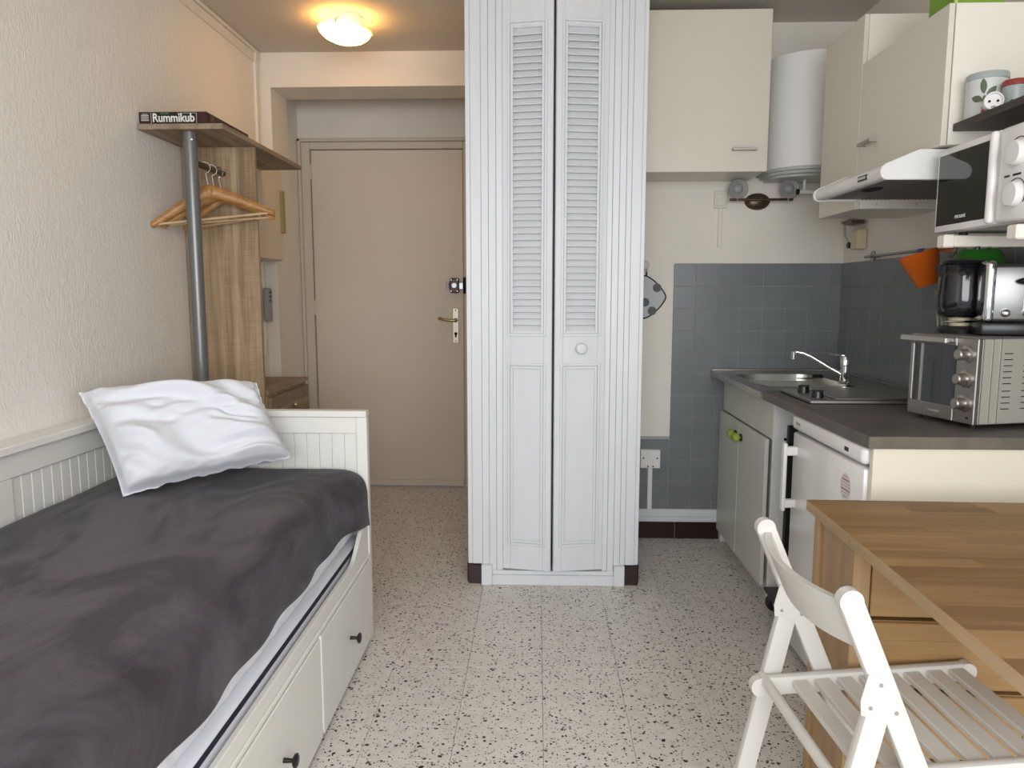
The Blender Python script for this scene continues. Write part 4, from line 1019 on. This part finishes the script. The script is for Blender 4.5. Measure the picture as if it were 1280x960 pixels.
cb2 = tag(P('cable_coil', B().tube([(1.232 + .014 * math.cos(t), 2.012 + .011 * math.sin(t), 1.7125 + .0007 * k) for k, t in enumerate([.5 * q for q in range(20)])], .0035, 6), M_black, None, True), 'small black cable coil beside the red-lidded tin', 'cable')

# ================================================================= TABLE
ta = math.radians(-1.4)
xtb = Matrix.Translation((.650, 1.748, 0)) @ Matrix.Rotation(ta, 4, 'Z')   # local: x along width, -y towards the viewer
tb = T('gateleg_table', 'birch drop-leaf table with drawers beside the folding chair', 'table', (1.05, 1.6, 0))
ZT0, ZT1 = .716, .740
def staves(nm, y0, y1, x0, x1):
    top = P(nm, B(xtb).box(x0 + .001, x1 - .001, y0 + .001, y1 - .001, ZT0, ZT1 - .004), M_birchy, tb)
    rows = max(1, round((y1 - y0) / .043)); rw = (y1 - y0) / rows
    for r in range(rows):
        x = x0
        while x < x1 - .001:
            L = random.uniform(.16, .42); e = min(x1, x + L)
            if x1 - e < .08: e = x1
            P('stave', B(xtb).box(x, e, y0 + r * rw, y0 + (r + 1) * rw, ZT1 - .006, ZT1), M_birch, top)
            x = e
    return top
staves('center_top', -.262, 0, 0, .80)
staves('table_leaf', -.865, -.2645, 0, .80)
g = B(xtb); g.box(-.0012, 0, -.262, 0, ZT0, ZT1 - .0005).box(-.0012, 0, -.865, -.2645, ZT0, ZT1 - .0005).box(0, .8, -.8662, -.865, ZT0, ZT1 - .0005)
P('edge_band', g, M_birchy, tb)
# carcass
P('corner_post', B(xtb).box(.016, .052, -.040, -.012, 0, ZT0, .002), M_birchv, tb)
P('corner_post', B(xtb).box(.016, .052, -.250, -.205, 0, ZT0, .002), M_birchv, tb)
P('corner_post', B(xtb).box(.748, .784, -.040, -.012, 0, ZT0, .002), M_birchv, tb)
P('corner_post', B(xtb).box(.748, .784, -.250, -.205, 0, ZT0, .002), M_birchv, tb)
P('end_panel', B(xtb).box(.024, .036, -.207, -.038, .06, ZT0, .001), M_birchv, tb)
P('end_panel', B(xtb).box(.764, .776, -.207, -.038, .06, ZT0, .001), M_birchv, tb)
P('back_panel', B(xtb).box(.05, .75, -.030, -.020, .06, ZT0), M_birchv, tb)
P('inner_divider', B(xtb).box(.388, .412, -.245, -.03, .06, ZT0), M_birchv, tb)
P('carcass_floor', B(xtb).box(.05, .75, -.24, -.03, .06, .078), M_birchv, tb)
M_birchx = wood('birch_drawer', (.43, .265, .115), (.32, .185, .072), 0, .8, .45, rand=.25)
for (x0, x1) in ((.056, .386), (.414, .744)):
    for k in range(4):
        z1 = .708 - k * .158; z0 = z1 - .150
        d = P('drawer', B(xtb).box(x0, x1, -.246, -.040, z0, z1, .002), M_birchx, tb)
        P('drawer_lip', B(xtb).box(x0 + .002, x1 - .002, -.252, -.246, z1 - .042, z1 - .002, .002), M_birchx, d)
P('gate_leg', B(xtb).box(.62, .655, -.81, -.775, 0, ZT0, .002), M_birchv, tb)
P('gate_rail', B(xtb).bar((.637, -.79, .66), (.745, -.25, .66), .022, .05).bar((.637, -.79, .14), (.745, -.25, .14), .022, .05), M_birchv, tb)

# ================================================================= FOLDING CHAIR
ca_ = math.radians(3.2)
xc = Matrix.Translation((.484, 1.297, 0)) @ Matrix.Rotation(ca_, 4, 'Z')
fc = T('folding_chair', 'white slatted wooden folding chair at the birch table', 'chair', (.63, 1.30, 0))
SL = .43                           # lean of the long posts
def pu(z): return (.77 - z) * SL - .012
for s in (1, -1):
    v = s * .181
    P('back_post', B(xc).bar((pu(0), v, 0), (pu(.762), v, .762), .020, .038, up=(1, 0, 0), bev=.004, seg=2).cyl((pu(.757), v - .0097, .757), (pu(.757), v + .0097, .757), .0192, n=20), M_chair, fc, True)
    lg = P('rear_leg', B(xc).bar((-.078, v, 0), (pu(.60) - .008, v, .605), .020, .038, up=(1, 0, 0), bev=.003, seg=2), M_chair, fc, True)
    pv = v - s * 0 + (-.0112 if s < 0 else -.0112)
    pc = (pu(.61), .61)
    pl_ = P('pivot_plate', B(xc).prism([(pu(.605) - .042, .572), (pu(.605) - .044, .596), (pu(.66) - .010, .640), (pu(.66) + .012, .632), (pu(.605) + .030, .566), (pu(.605) + .018, .558)], pv - .001, pv + .001, 'y'), M_chair, fc)
    for (uu, zz) in ((pu(.605) - .028, .584), (pu(.645) + .004, .622), (pu(.605) + .014, .575)):
        P('rivet', B(xc).lathe((uu, pv - .001, zz), (0, -1, 0), [(0, 0), (.0035, 0), (.003, .0015), (0, .002)], 12), M_steel, pl_, True)
    vr = s * .155
    P('seat_rail', B(xc).bar((-.012, vr, .428), (.412, vr, .456), .020, .040, up=(0, 0, 1), bev=.006, seg=2).cyl((-.014, vr - .0097, .428), (-.014, vr + .0097, .428), .0197, n=18).cyl((.414, vr - .0097, .456), (.414, vr + .0097, .456), .0197, n=18), M_chair, fc, True)
P('cross_rod', B(xc).cyl((-.004, -.172, .440), (-.004, .172, .440), .0105, n=16), M_chair, fc, True)
P('front_stretcher', B(xc).bar((pu(.12), -.172, .12), (pu(.12), .172, .12), .012, .034, up=(0, 0, 1), bev=.002), M_chair, fc)
P('rear_stretcher', B(xc).bar((-.052, -.172, .14), (-.052, .172, .14), .012, .034, up=(0, 0, 1), bev=.002), M_chair, fc)
for k in range(8):
    u = .065 + k * .0462
    z = .428 + (u + .012) / .424 * .028 + .006
    P('seat_slat', B(xc).box(u - .0165, u + .0165, -.146, .146, z - .006, z + .006, .002, rot=Matrix.Rotation(-.066, 3, 'Y')), M_chair, fc)
def backp(off):
    def fn(u, v):
        t = u * 2 - 1
        z = .755 - .118 * v + .012 * (1 - t * t) * (1 - v) * -1 - .012 * (1 - t * t) * v * 0
        return (pu(z) - .034 * (1 - t * t) + off, .172 * t, z)
    return fn
g = B(xc)
def shell(u, v):
    # v walks round the cross-section: front face down, back face up
    t = u * 2 - 1
    ring = [(0, 0), (.5, 0), (1, 0), (1, 1), (.5, 1), (0, 1), (0, 0)]
    s = v * 6; i = min(int(s), 5); f = s - i
    a = ring[i][0] * (1 - f) + ring[i + 1][0] * f; o_ = ring[i][1] * (1 - f) + ring[i + 1][1] * f
    z = .750 - .006 * (1 - t * t) - (.080 + .006 * (1 - t * t)) * a
    return (pu(z) - .036 * (1 - t * t) + .006 - .013 * o_, .1705 * t, z)
g.grid(shell, 24, 6)
P('backrest', g, M_chair, fc, True)
